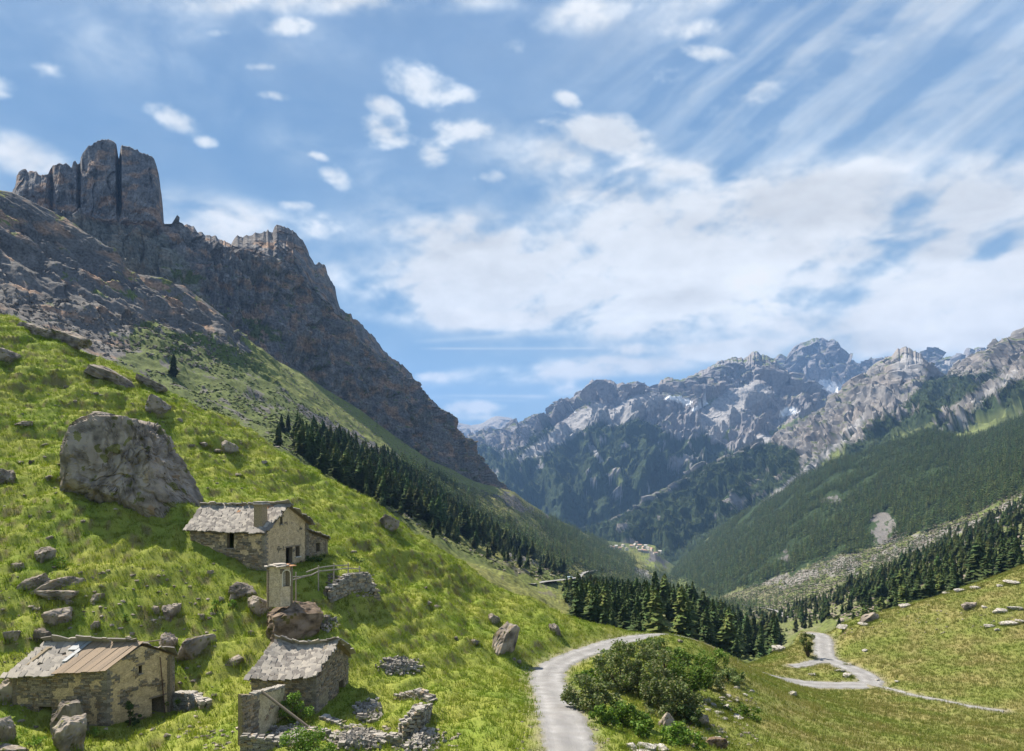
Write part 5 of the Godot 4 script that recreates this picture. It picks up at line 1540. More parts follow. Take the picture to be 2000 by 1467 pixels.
# a masonry wall from a to b (ground plan), bottom to a top line; openings: [u0, u1, y0, y1] in metres along and above the foot
# bare(u, y) in 0..1 says how much plaster is gone
func masonry(parent: Node3D, a: Vector3, b: Vector3, foot: float, top: Callable, openings: Array, plaster: Color, bare: float, seed_: int, thick := 0.5) -> void:
	var org := parent.position
	var dice := RandomNumberGenerator.new()
	dice.seed = seed_
	var u := Vector3(b.x - a.x, 0, b.z - a.z)
	var len := u.length()
	u /= len
	var out := Vector3(-u.z, 0, u.x)      # a to b with the outside on the side of `out`
	var nn := fbm(0.5, seed_, 4)
	var t := Tris.new()
	var cell := 0.22
	var nx := int(ceil(len / cell))
	var wall_at := func(s: float, y: float) -> Vector3:
		return Vector3(a.x, 0, a.z) + u * s + out * (0.05 * nn.get_noise_2d(s * 2.0, y * 2.0)) + Vector3(0, y, 0) - org
	# cut lines: even cells plus the edges of the openings
	var us := []
	for i in nx + 1: us.append(len * i / nx)
	for o in openings: us.append(o[0]); us.append(o[1])
	us.sort()
	for i in us.size() - 1:
		var s0: float = us[i]; var s1: float = us[i + 1]
		if s1 - s0 < 0.002: continue
		var h0: float = top.call(s0 / len); var h1: float = top.call(s1 / len)
		var ny := maxi(1, int((maxf(h0, h1) - foot) / cell))
		var ys := []
		for j in ny + 1: ys.append(float(j) / ny)
		var sm := (s0 + s1) * 0.5
		# rows are shared out between foot and top; openings add their own edges
		var hm := (h0 + h1) * 0.5
		for o in openings:
			if sm > o[0] and sm < o[1]: ys.append((o[2] - foot) / (hm - foot)); ys.append((o[3] - foot) / (hm - foot))
		ys.sort()
		for j in ys.size() - 1:
			if ys[j + 1] - ys[j] < 0.0005 or ys[j] < 0.0 or ys[j + 1] > 1.0: continue
			var y0a: float = lerpf(foot, h0, ys[j]); var y1a: float = lerpf(foot, h0, ys[j + 1])
			var y0b: float = lerpf(foot, h1, ys[j]); var y1b: float = lerpf(foot, h1, ys[j + 1])
			var ym := (y0a + y1a + y0b + y1b) * 0.25
			var hole := false
			for o in openings:
				if sm > o[0] and sm < o[1] and ym > o[2] and ym < o[3]: hole = true
			if hole: continue
			var g := nn.get_noise_2d(sm * 3.0, ym * 3.0)
			t.paint = plaster * (1.0 + 0.35 * g) if is_plaster(nn, sm, ym, len, foot, hm, bare) else Color(0.25, 0.21, 0.155) * (1.0 + 0.3 * g)
			t.quad(wall_at.call(s0, y0a), wall_at.call(s1, y0b), wall_at.call(s1, y1b), wall_at.call(s0, y1a))
			var back := -out * thick
			t.paint = Color(0.25, 0.21, 0.155)
			t.quad(wall_at.call(s1, y0b) + back, wall_at.call(s0, y0a) + back, wall_at.call(s0, y1a) + back, wall_at.call(s1, y1b) + back)
			if ys[j + 1] > 0.999: t.quad(wall_at.call(s0, y1a), wall_at.call(s1, y1b), wall_at.call(s1, y1b) + back, wall_at.call(s0, y1a) + back)
	t.paint = Color(0.25, 0.21, 0.155)
	for e in [0.0, len]:
		t.quad(wall_at.call(e, foot), wall_at.call(e, foot) - out * thick, wall_at.call(e, top.call(e / len)) - out * thick, wall_at.call(e, top.call(e / len)))
	for o in openings:
		var p0: Vector3 = wall_at.call(o[0], o[2]); var p1: Vector3 = wall_at.call(o[1], o[2]); var p2: Vector3 = wall_at.call(o[1], o[3]); var p3: Vector3 = wall_at.call(o[0], o[3])
		var back := -out * thick
		t.quad(p0, p0 + back, p3 + back, p3); t.quad(p1 + back, p1, p2, p2 + back)
		t.quad(p3, p3 + back, p2 + back, p2); t.quad(p0 + back, p0, p1, p1 + back)
	put("wall", t.mesh(), mats.plaster, parent)
	# face stones where the plaster has gone
	var st := Tris.new()
	var y := foot
	while y < foot + 8.0:
		var ch := dice.randf_range(0.10, 0.20)
		var s := dice.randf_range(-0.2, 0.0)
		var any := false
		while s < len:
			var w := dice.randf_range(0.18, 0.55)
			var sm := s + w * 0.5
			var ym := y + ch * 0.5
			var s_low := clampf(sm, 0.0, len)
			if ym < float(top.call(s_low / len)) - 0.04:
				any = true
				var skip := sm < 0.05 or sm > len - 0.05 or is_plaster(nn, s_low, ym, len, foot, top.call(s_low / len), bare)
				for o in openings:
					if s + w > o[0] and s < o[1] and y + ch > o[2] and y < o[3]: skip = true
				if not skip:
					var k := dice.randf_range(0.6, 1.35)
					var warm := dice.randf()
					st.paint = (Color(0.29, 0.245, 0.19) if warm < 0.6 else (Color(0.335, 0.255, 0.17) if warm < 0.85 else Color(0.20, 0.185, 0.165))) * k
					var proud := dice.randf_range(0.02, 0.07)
					st.block(wall_at.call(sm, ym) + out * (proud * 0.5 - 0.03), u * (w * 0.47), Vector3(0, ch * 0.43, 0), out * (proud * 0.5 + 0.04), 0.014, dice)
			s += w
		if not any and y > foot + 1.0: break
		y += ch
	if st.v.size() > 0:
		var ms := put("masonry_stones", st.mesh(), mats.stone, parent)
		ms.set_meta("kind", "stuff")

func is_plaster(nn: FastNoiseLite, s: float, y: float, len: float, foot: float, top: float, bare: float) -> bool:
	return nn.get_noise_2d(s * 0.9 + 40.0, y * 1.1) * 0.9 + nn.get_noise_2d(s * 4.0, y * 4.5) * 0.28 > bare

func quoins(parent: Node3D, at: Vector3, u1: Vector3, u2: Vector3, foot: float, top: float, seed_: int) -> void:
	# corner stones, laid long and short in turn
	var dice := RandomNumberGenerator.new()
	dice.seed = seed_
	var y := foot
	var k := 0
	while y < top - 0.15:
		var h := dice.randf_range(0.16, 0.30)
		var a := 0.42 if k % 2 == 0 else 0.24
		var b := 0.24 if k % 2 == 0 else 0.42
		a *= dice.randf_range(0.8, 1.2); b *= dice.randf_range(0.8, 1.2)
		var t := Tris.new()
		var c := dice.randf_range(0.75, 1.3)
		t.paint = Color(0.24, 0.215, 0.18) * c
		var o1 := u1 * a * 0.5
		var o2 := u2 * b * 0.5
		t.block(Vector3.ZERO, u1 * (a * 0.5 + 0.03), Vector3(0, h * 0.47, 0), u2 * (b * 0.5 + 0.03), 0.02, dice)
		var q := put("corner_stone", t.mesh(), mats.stone, parent)
		q.position = Vector3(at.x, y + h * 0.5, at.z) + o1 + o2 - parent.position - (u1 + u2) * 0.05
		y += h
		k += 1

# one roof slope, laid with stone slabs. e0, e1: eave ends; r0, r1: ridge ends (world); sag: metres at mid-length
func roof_slope(parent: Node3D, e0: Vector3, e1: Vector3, r0: Vector3, r1: Vector3, sag: float, exposure: float, wide: float, seed_: int, mix: Array, u_from := 0.0, u_to := 1.0, gaps := 0.0) -> void:
	var dice := RandomNumberGenerator.new()
	dice.seed = seed_
	var org := parent.position
	var up := (e1 - e0).cross(r0 - e0).normalized()
	if up.y < 0.0: up = -up
	var surface := func(u: float, v: float) -> Vector3:
		var p := e0.lerp(e1, u).lerp(r0.lerp(r1, u), v)
		return p - Vector3(0, sag * sin(PI * u) * (0.35 + 0.65 * v), 0) - org
	var t := Tris.new()
	t.paint = Color(0.28, 0.225, 0.17)
	for i in 12:
		for j in 4:
			var u0 := lerpf(u_from, u_to, i / 12.0); var u1 := lerpf(u_from, u_to, (i + 1) / 12.0)
			t.quad(surface.call(u0, j / 4.0), surface.call(u1, j / 4.0), surface.call(u1, (j + 1) / 4.0), surface.call(u0, (j + 1) / 4.0))
			var dn := up * -0.14
			t.quad(surface.call(u0, j / 4.0) + dn, surface.call(u1, j / 4.0) + dn, surface.call(u1, (j + 1) / 4.0) + dn, surface.call(u0, (j + 1) / 4.0) + dn)
	var deck := put("roof", t.mesh(), mats.stone, parent)
	var slope := (r0.lerp(r1, 0.5) - e0.lerp(e1, 0.5)).length()
	var rows := int(slope / exposure)
	var length := (e1 - e0).length()
	for j in rows + 1:
		var v := (j + 0.15) / rows
		var u := u_from - dice.randf() * wide / length * 0.5
		while u < u_to:
			var w := wide * dice.randf_range(0.65, 1.4)
			var um := u + w * 0.5 / length
			u += w * 0.93 / length
			if um < u_from - 0.005 or um > u_to + 0.005 or dice.randf() < gaps: continue
			var d := exposure * dice.randf_range(1.7, 2.3)
			var p: Vector3 = surface.call(um, clampf(v + dice.randf_range(-0.35, 0.35) / rows, 0.0, 1.0))
			var along_u: Vector3 = (surface.call(um + 0.02, v) - surface.call(um - 0.02, v)).normalized()
			var along_v: Vector3 = (surface.call(um, v + 0.05) - surface.call(um, v - 0.05)).normalized()
			var nrm := along_u.cross(along_v).normalized()
			if nrm.y < 0.0: nrm = -nrm
			# each course lies on the one below, so slabs are flatter than the slope
			var b := Basis(along_u, nrm, along_u.cross(nrm))
			b = b * Basis(Vector3.RIGHT, signf(b.z.y) * -0.17 + dice.randf_range(-0.07, 0.07)) * Basis(Vector3.FORWARD, dice.randf_range(-0.08, 0.08)) * Basis(Vector3.UP, dice.randf_range(-0.28, 0.28))
			b = b.scaled_local(Vector3(w, dice.randf_range(0.07, 0.13), d * 0.9))
			var q := put("roof_slab", slab_kinds[dice.randi() % slab_kinds.size()], mats[mix[dice.randi() % mix.size()]], deck)
			q.transform = Transform3D(b, p + nrm * (0.08 + 0.05 * dice.randf()) + along_v * (d * 0.18))

func lerp_top(y0: float, y1: float) -> Callable:
	return func(u: float) -> float: return lerpf(y0, y1, u)

func gable_top(y0: float, y1: float, ridge: float, at: float) -> Callable:
	return func(u: float) -> float: return lerpf(y0, ridge, u / at) if u < at else lerpf(ridge, y1, (u - at) / (1.0 - at))

# a gabled stone house from its corners: near (the corner between long wall and gable), far gable corner, far end of the long wall
func stone_house(called: String, near: Vector3, far: Vector3, end: Vector3, eave: Array, ridge_g: Vector3, ridge_e: Vector3, foot: float, gable_holes: Array, wall_holes: Array, plaster: Color, bare_gable: float, bare_wall: float, seed_: int) -> Node3D:
	var o := base(called, Vector3(near.x, foot, near.z))
	var back := end + (far - near)
	# eave: heights at near, far, end
	masonry(o, near, far, foot, gable_top(eave[0], eave[1], ridge_g.y - 0.12, 0.5), gable_holes, plaster, bare_gable, seed_)
	masonry(o, end, near, foot, lerp_top(eave[2], eave[0]), wall_holes, plaster, bare_wall, seed_ + 1)
	masonry(o, far, back, foot, lerp_top(eave[1], eave[2]), [], plaster, 0.1, seed_ + 2)
	masonry(o, back, end, foot, gable_top(eave[2], eave[2], ridge_e.y - 0.12, 0.5), [], plaster, 0.1, seed_ + 3)
	for holes in [[near, far, gable_holes], [end, near, wall_holes]]:
		var d: Vector3 = holes[1] - holes[0]; d.y = 0; d = d.normalized()
		var side := Vector3(-d.z, 0, d.x)
		for h in holes[2]:   # timber lintel, and a stone sill or step
			var m: Vector3 = Vector3(holes[0].x, 0, holes[0].z) + d * ((h[0] + h[1]) * 0.5) - o.position
			var lt := Tris.new()
			lt.block(Vector3(m.x, m.y + h[3] + 0.07, m.z) - side * 0.16, d * ((h[1] - h[0]) * 0.5 + 0.2), Vector3(0, 0.075, 0), side * 0.22, 0.015, rng)
			put("lintel", lt.mesh(), mats.timber, o)
			var sl := Tris.new()
			sl.paint = Color(0.27, 0.25, 0.22)
			sl.block(Vector3(m.x, m.y + h[2] - 0.04, m.z) - side * 0.12, d * ((h[1] - h[0]) * 0.5 + 0.08), Vector3(0, 0.05, 0), side * 0.24, 0.015, rng)
			put("sill", sl.mesh(), mats.stone, o)
	var ug := (far - near); ug.y = 0; ug = ug.normalized()
	var ul := (end - near); ul.y = 0; ul = ul.normalized()
	quoins(o, near, ug, ul, foot, eave[0], seed_ + 4)
	quoins(o, far, -ug, ul, foot, eave[1], seed_ + 5)
	return o

func flat(p: Vector3) -> Vector3: return Vector3(p.x, 0, p.z)

func hamlet() -> void:
	for i in 8: slab_kinds.append(slab_shape(500 + i))
	var grey := ["slab_grey", "slab_pale", "slab_dark", "slab_pale", "slab_grey", "slab_dark", "slab_grey"]
	# --- upper house with chimney and lean-to ---
	var a := pt(517, 1036, 80.0); var b := pt(601, 1020, 87.0); var e := pt(372, 1031, 82.5)
	var rg := pt(559, 986, 83.5); var re := pt(402, 988, 86.0)
	var foot := -12.2
	var lg := flat(b - a).length()
	var ll := flat(e - a).length()
	var h1 := stone_house("stone_house", a, b, e, [a.y, b.y, e.y], rg, re, foot,
		[[lg * 0.47, lg * 0.47 + 1.15, -11.35, -9.55], [lg * 0.70, lg * 0.70 + 0.75, -10.75, -9.6], [lg * 0.34, lg * 0.34 + 0.4, -6.9, -6.1]], [[ll * 0.50, ll * 0.50 + 0.85, -9.35, -7.55]], Color(0.56, 0.44, 0.29), -0.42, 0.16, 900)
	tag(h1, "plastered stone house with slab roof, chimney and lean-to below the huge boulder", "house")
	no_grass.append(PackedVector2Array([Vector2(a.x, a.z), Vector2(b.x, b.z), Vector2(b.x + e.x - a.x, b.z + e.z - a.z), Vector2(e.x, e.z)]))
	var over := (a - e).normalized() * 0.35
	var drop := (a - rg).normalized() * 0.45
	roof_slope(h1, e - over + drop, a + over + drop, re - over, rg + over, 0.12, 0.28, 0.52, 41, grey + grey + grey + grey + grey + ["slab_rust"])
	var bk := e + (b - a)
	var drop2 := (b - rg).normalized() * 0.4
	roof_slope(h1, bk - over + drop2, b + over + drop2, re - over, rg + over, 0.1, 0.55, 1.0, 42, grey)
	var u := flat(b - a).normalized()
	var w := flat(e - a).normalized()
	var out := Vector3(-u.z, 0, u.x)
	for d in [[0.47, 1.15, -11.35, -9.55, true], [0.70, 0.75, -10.75, -9.6, false]]:
		var fr := Tris.new()
		var p0: Vector3 = flat(a) + u * (lg * d[0]) - h1.position; var p1: Vector3 = p0 + u * d[1]
		for q in [[p0 - u * 0.10, p0 + u * 0.04, d[2], d[3] + 0.12], [p1 - u * 0.04, p1 + u * 0.10, d[2], d[3] + 0.12], [p0, p1, d[3], d[3] + 0.12]]:
			var m: Vector3 = (q[0] + q[1]) * 0.5
			fr.block(Vector3(m.x, (q[2] + q[3]) * 0.5, m.z) + out * 0.04, (q[1] - q[0]) * 0.5, Vector3(0, (q[3] - q[2]) * 0.5, 0), out * 0.07)
		if not d[4]: fr.block((p0 + p1) * 0.5 + Vector3(0, d[2] - 0.05, 0) + out * 0.06, u * (d[1] * 0.5 + 0.1), Vector3(0, 0.05, 0), out * 0.1)
		var part := put("door_frame" if d[4] else "window_frame", fr.mesh(), mats.white_paint, h1)
		var pane := Tris.new()
		if d[4]: # the leaf stands half open
			pane.block(Vector3(p0.x, (d[2] + d[3]) * 0.5, p0.z) + u * 0.32 - out * 0.25, u * 0.30 , Vector3(0, (d[3] - d[2]) * 0.5, 0), out * 0.03)
			put("door", pane.mesh(), mats.door_wood, h1)
		else:
			for q in [0.5]: pane.block(Vector3(p0.x, (d[2] + d[3]) * 0.5, p0.z) + u * d[1] * 0.5 - out * 0.2, u * 0.03, Vector3(0, (d[3] - d[2]) * 0.5, 0), out * 0.02)
			pane.block(Vector3(p0.x, (d[2] + d[3]) * 0.5, p0.z) + u * d[1] * 0.5 - out * 0.2, u * d[1] * 0.5, Vector3(0, 0.03, 0), out * 0.02)
			put("window_bars", pane.mesh(), mats.timber, part)
	var dd := Tris.new()
	var pw: Vector3 = flat(a) + w * (ll * 0.5) - h1.position
	dd.block(Vector3(pw.x, -8.45, pw.z) - w * 0.42 - Vector3(-w.z, 0, w.x) * 0.0 + Vector3(w.z, 0, -w.x) * -0.3, w * 0.42, Vector3(0, 0.9, 0), Vector3(w.z, 0, -w.x) * 0.03)
	put("door", dd.mesh(), mats.door_wood, h1)
	# chimney on the front slope
	var ch := Tris.new()
	ch.paint = Color(0.33, 0.265, 0.185)
	var cp := pt(509, 1010, 80.9) - h1.position
	ch.block(Vector3(cp.x, pt(509, 1006, 80.9).y - h1.position.y - 0.1, cp.z), u * 0.42, Vector3(0, 1.35, 0), w * 0.5, 0.03, rng)
	var chim := put("chimney", ch.mesh(), mats.plaster, h1)
	for k in 3:
		var cap := put("chimney_slab", slab_kinds[k], mats.slab_grey, chim)
		cap.transform = Transform3D(Basis(u, Vector3.UP, u.cross(Vector3.UP)).scaled_local(Vector3(1.15 - 0.15 * k, 0.09, 1.25 - 0.1 * k)), Vector3(cp.x, cp.y + 1.42 + 0.1 * k, cp.z))
	# lean-to
	var l1 := pt(640, 1053, 90.0)
	var lb := l1 + w * 4.0
	var lean_y0 := pt(602, 1036, 87.2).y
	masonry(h1, b + u * 0.05, l1, foot, lerp_top(lean_y0, l1.y), [[flat(l1 - b).length() * 0.40, flat(l1 - b).length() * 0.40 + 0.65, -10.6, -9.6]], Color(0.33, 0.28, 0.2), 0.22, 930)
	masonry(h1, l1, lb, foot, lerp_top(l1.y, l1.y), [], Color(0.33, 0.28, 0.2), 0.3, 931)
	var lo := b + (lb - l1)
	roof_slope(h1, Vector3(lb.x, l1.y, lb.z) + u * 0.3, l1 + u * 0.3 - w * 0.3, Vector3(lo.x, lean_y0, lo.z), Vector3(b.x, lean_y0, b.z) - w * 0.3, 0.0, 0.4, 0.7, 43, grey)

	# --- lower house, half slabs, half boards ---
	a = pt(209, 1308, 62.0); b = pt(338, 1278, 66.9); e = pt(20, 1318, 62.6)
	rg = pt(277, 1257, 64.8); re = pt(100, 1255, 65.8)
	foot = -22.9
	lg = flat(b - a).length(); ll = flat(e - a).length()
	var h2 := stone_house("stone_house", a, b, e, [a.y, b.y, e.y], rg, re, foot,
		[[lg * 0.66, lg * 0.66 + 1.15, -22.5, -20.45], [lg * 0.46, lg * 0.46 + 0.3, -18.05, -17.35]], [[ll * 0.30, ll * 0.30 + 1.1, -22.9, -20.2]], Color(0.56, 0.435, 0.265), -0.26, 0.22, 910)
	tag(h2, "long stone house roofed half with slabs and half with brown boards", "house")
	no_grass.append(PackedVector2Array([Vector2(a.x, a.z), Vector2(b.x, b.z), Vector2(b.x + e.x - a.x, b.z + e.z - a.z), Vector2(e.x, e.z)]))
	over = (a - e).normalized() * 0.25
	drop = (a - rg).normalized() * 0.35
	var e0 := e - over + drop; var e1 := a + over + drop; var q0 := re - over; var q1 := rg + over
	roof_slope(h2, e0, e1, q0, q1, 0.0, 0.32, 0.62, 51, ["slab_pale", "slab_pale", "slab_grey", "slab_grey"], 0.0, 0.47, 0.10)
	# boards over the gable half, seen from above as wide brown sheets
	u = flat(b - a).normalized(); w = flat(e - a).normalized(); out = Vector3(-u.z, 0, u.x)
	var nrm := (e1 - e0).cross(q0 - e0).normalized()
	if nrm.y < 0.0: nrm = -nrm
	var boards := 9
	var cover := base("x", Vector3.ZERO)
	cover.get_parent().remove_child(cover)
	cover.name = "board_roof"
	h2.add_child(cover)
	for k in boards:
		var ua := 0.475 + (1.0 - 0.475) * k / boards; var ub := 0.475 + (1.0 - 0.475) * (k + 1) / boards
		var la := e0.lerp(e1, ua); var lb2 := e0.lerp(e1, ub); var ha := q0.lerp(q1, ua); var hb := q0.lerp(q1, ub)
		var t := Tris.new()
		var gap := 0.012 / boards
		var mid := (la + lb2 + ha + hb) * 0.25
		t.block(Vector3.ZERO, (lb2 - la) * 0.49, (ha - la) * 0.5 + (ha - la).normalized() * rng.randf_range(0.0, 0.12), nrm * 0.025, 0.01, rng)
		var bd := put("board", t.mesh(), mats.old_board if k % 3 != 1 else mats.old_board_dark, cover)
		bd.position = mid + nrm * (0.16 + 0.02 * (k % 2)) - h2.position
	# underlay and metal sheets between slabs and boards
	for k in [[0.33, 0.42, 0.72, 0.98], [0.43, 0.475, 0.35, 0.99]]:
		var t := Tris.new()
		var c00 := e0.lerp(e1, k[0]).lerp(q0.lerp(q1, k[0]), k[2]); var c10 := e0.lerp(e1, k[1]).lerp(q0.lerp(q1, k[1]), k[2])
		var c01 := e0.lerp(e1, k[0]).lerp(q0.lerp(q1, k[0]), k[3]); var c11 := e0.lerp(e1, k[1]).lerp(q0.lerp(q1, k[1]), k[3])
		t.block(Vector3.ZERO, (c10 - c00) * 0.5, (c01 - c00) * 0.5, nrm * 0.006)
		var ms := put("metal_sheet", t.mesh(), mats.sheet_metal, cover)
		ms.position = (c00 + c11) * 0.5 + nrm * (0.205 + 0.012 * k[0] * 10.0) - h2.position
	bk = e + (b - a)
	drop2 = (b - rg).normalized() * 0.3
	roof_slope(h2, bk - over + drop2, b + over + drop2, q0, q1, 0.0, 0.6, 1.1, 52, grey)
	# slab course under the boards along the eave, the beam end and the iron rod on the gable
	var bt := Tris.new()
	bt.tube(rg + u * 0.1 - h2.position - out * 0.3, rg + u * 1.6 + out * 0.3 - h2.position + Vector3(0, 0.02, 0), 0.06, 0.06, 7)
	put("beam", bt.mesh(), mats.timber, h2)
	var rod := Tris.new()
	var rr := flat(a) + u * (lg * 0.80) + out * 0.16 - h2.position
	rod.tube(Vector3(rr.x, -22.0 - h2.position.y, rr.z) + u * 0.3, Vector3(rr.x, -17.0 - h2.position.y, rr.z) - u * 0.15, 0.045, 0.04, 6)
	put("pole", rod.mesh(), mats.rusty_iron, h2)

	# --- hut with the sagging slab roof ---
	a = pt(617, 1315, 62.0); b = pt(678, 1277, 68.0); e = pt(491, 1321, 62.8)
	rg = pt(655, 1251, 65.2); re = pt(549, 1250, 66.0)
	foot = -21.9
	lg = flat(b - a).length(); ll = flat(e - a).length()
	var h3 := stone_house("stone_hut", a, b, e, [a.y, b.y, e.y], rg, re, foot, [[lg * 0.72, lg * 0.72 + 1.0, -21.2, -19.3]], [], Color(0.33, 0.28, 0.19), 0.18, 0.6, 920)
	tag(h3, "small stone hut with a sagging roof of grey slabs", "hut")
	no_grass.append(PackedVector2Array([Vector2(a.x, a.z), Vector2(b.x, b.z), Vector2(b.x + e.x - a.x, b.z + e.z - a.z), Vector2(e.x, e.z)]))
	over = (a - e).normalized() * 0.3
	drop = (a - rg).normalized() * 0.3
	roof_slope(h3, e - over + drop, a + over + drop, re - over, rg + over, 0.5, 0.26, 0.46, 61, grey)
	bk = e + (b - a)
	drop2 = (b - rg).normalized() * 0.3
	roof_slope(h3, bk - over + drop2, b + over + drop2, re - over, rg + over, 0.45, 0.5, 0.95, 62, grey)
	ruins()
	shrine()
	fence()
	village()

# a wall of loose stones along a ground line; tops: heights in metres at the points
func dry_wall(called: String, pts: Array, tops: Array, thick: float, size: float, label: String, category: String, seed_: int, group := "") -> Node3D:
	var dice := RandomNumberGenerator.new()
	dice.seed = seed_
	var p0: Vector3 = pts[0]
	var o := base(called, p0)
	var st := Tris.new()
	var core := Tris.new()
	core.paint = Color(0.26, 0.24, 0.215)
	for i in pts.size() - 1:
		var a: Vector3 = pts[i]; var b: Vector3 = pts[i + 1]
		var u := flat(b - a); var len := u.length(); u /= len
		var out := Vector3(-u.z, 0, u.x)
		var ha: float = tops[i]; var hb: float = tops[i + 1]
		var lo := Vector3(0, -0.6, 0)
		var q := [a - p0, b - p0]
		var t := thick * 0.32
		core.quad(q[0] + lo + out * t, q[1] + lo + out * t, q[1] + Vector3(0, hb - 0.1, 0) + out * t, q[0] + Vector3(0, ha - 0.1, 0) + out * t)
		core.quad(q[1] + lo - out * t, q[0] + lo - out * t, q[0] + Vector3(0, ha - 0.1, 0) - out * t, q[1] + Vector3(0, hb - 0.1, 0) - out * t)
		core.quad(q[0] + Vector3(0, ha - 0.1, 0) + out * t, q[1] + Vector3(0, hb - 0.1, 0) + out * t, q[1] + Vector3(0, hb - 0.1, 0) - out * t, q[0] + Vector3(0, ha - 0.1, 0) - out * t)
		var y := -0.5
		while y < maxf(ha, hb):
			var chh := size * dice.randf_range(0.4, 0.75)
			var s := -size * 0.4
			while s < len:
				var w := size * dice.randf_range(0.7, 1.7)
				var f := clampf((s + w * 0.5) / len, 0.0, 1.0)
				var top := lerpf(ha, hb, f) + dice.randf_range(-0.22, 0.16)
				if y < top:
					for side in [-1.0, 1.0]:
						var k := dice.randf_range(0.65, 1.45)
						st.paint = (Color(0.26, 0.245, 0.225) if dice.randf() < 0.8 else Color(0.30, 0.245, 0.18)) * k
						var m: Vector3 = q[0].lerp(q[1], f)
						st.block(Vector3(m.x, lerpf(q[0].y, q[1].y, f) + y + chh * 0.5, m.z) + out * (side * (thick * 0.5 - size * 0.25 + dice.randf_range(-0.05, 0.05))), u * w * 0.48 + Vector3(0, dice.randf_range(-0.02, 0.02), 0), Vector3(0, chh * 0.46, 0), out * size * 0.45, 0.03, dice)
				s += w
			y += chh
		# cap stones
		var s := 0.0
		while s < len:
			var w := size * dice.randf_range(1.0, 1.9)
			var f := clampf((s + w * 0.5) / len, 0.0, 1.0)
			var m: Vector3 = q[0].lerp(q[1], f)
			var t2 := Tris.new()
			t2.paint = Color(0.29, 0.275, 0.255) * dice.randf_range(0.8, 1.35)
			t2.block(Vector3.ZERO, u * w * 0.5, Vector3(0, size * 0.2, 0), out * thick * 0.5, 0.05, dice)
			var cs := put("cap_stone", t2.mesh(), mats.stone, o)
			cs.position = Vector3(m.x, lerpf(q[0].y + ha, q[1].y + hb, f) + dice.randf_range(-0.16, 0.10), m.z)
			s += w * 0.95
	put("core", core.mesh(), mats.stone, o)
	put("wall_stones", st.mesh(), mats.stone, o).set_meta("kind", "stuff")
	tag(o, label, category, group)
	return o

func heap(called: String, px: float, py: float, wpx: float, hpx: float, count: int, size: float, label: String, seed_: int) -> void:
	# stones tipped in a pile over the ground
	var dice := RandomNumberGenerator.new()
	dice.seed = seed_
	var c := hit(px, py)
	var o := base(called, c)
	var t := Tris.new()
	for i in count:
		var q := Vector2(dice.randfn() * 0.42, dice.randfn() * 0.42)
		if q.length() > 1.0: continue
		var h := hit(px + q.x * wpx * 0.5, py + q.y * hpx * 0.5)
		if h == Vector3.INF: continue
		var s := size * dice.randf_range(0.5, 1.5)
		var b := Basis(Vector3(dice.randfn(), dice.randfn(), dice.randfn()).normalized(), dice.randf() * TAU)
		t.paint = Color(0.285, 0.265, 0.24) * dice.randf_range(0.5, 1.35)
		t.block(h - c + Vector3(0, s * 0.2 + 0.35 * (1.0 - q.length()) * dice.randf(), 0), b.x * s * 0.5, b.y * s * 0.3, b.z * s * 0.45, s * 0.12, dice)
	put("heap_stones", t.mesh(), mats.stone, o).set_meta("kind", "stuff")
	for i in 14:   # the larger ones on top
		var q := Vector2(dice.randf_range(-0.8, 0.8), dice.randf_range(-0.7, 0.7))
		var h := hit(px + q.x * wpx * 0.5, py + q.y * hpx * 0.5)
		if h == Vector3.INF: continue
		var t2 := Tris.new()
		t2.paint = Color(0.29, 0.27, 0.245) * dice.randf_range(0.6, 1.3)
		var s := size * dice.randf_range(1.3, 2.1)
		var b := Basis(Vector3(dice.randfn(), dice.randfn(), dice.randfn()).normalized(), dice.randf_range(-0.5, 0.5))
		t2.block(Vector3.ZERO, b.x * s * 0.5, b.y * s * 0.25, b.z * s * 0.4, s * 0.1, dice)
		put("stone", t2.mesh(), mats.stone, o).position = h - c + Vector3(0, 0.22, 0)
	tag(o, label, "stone heap")

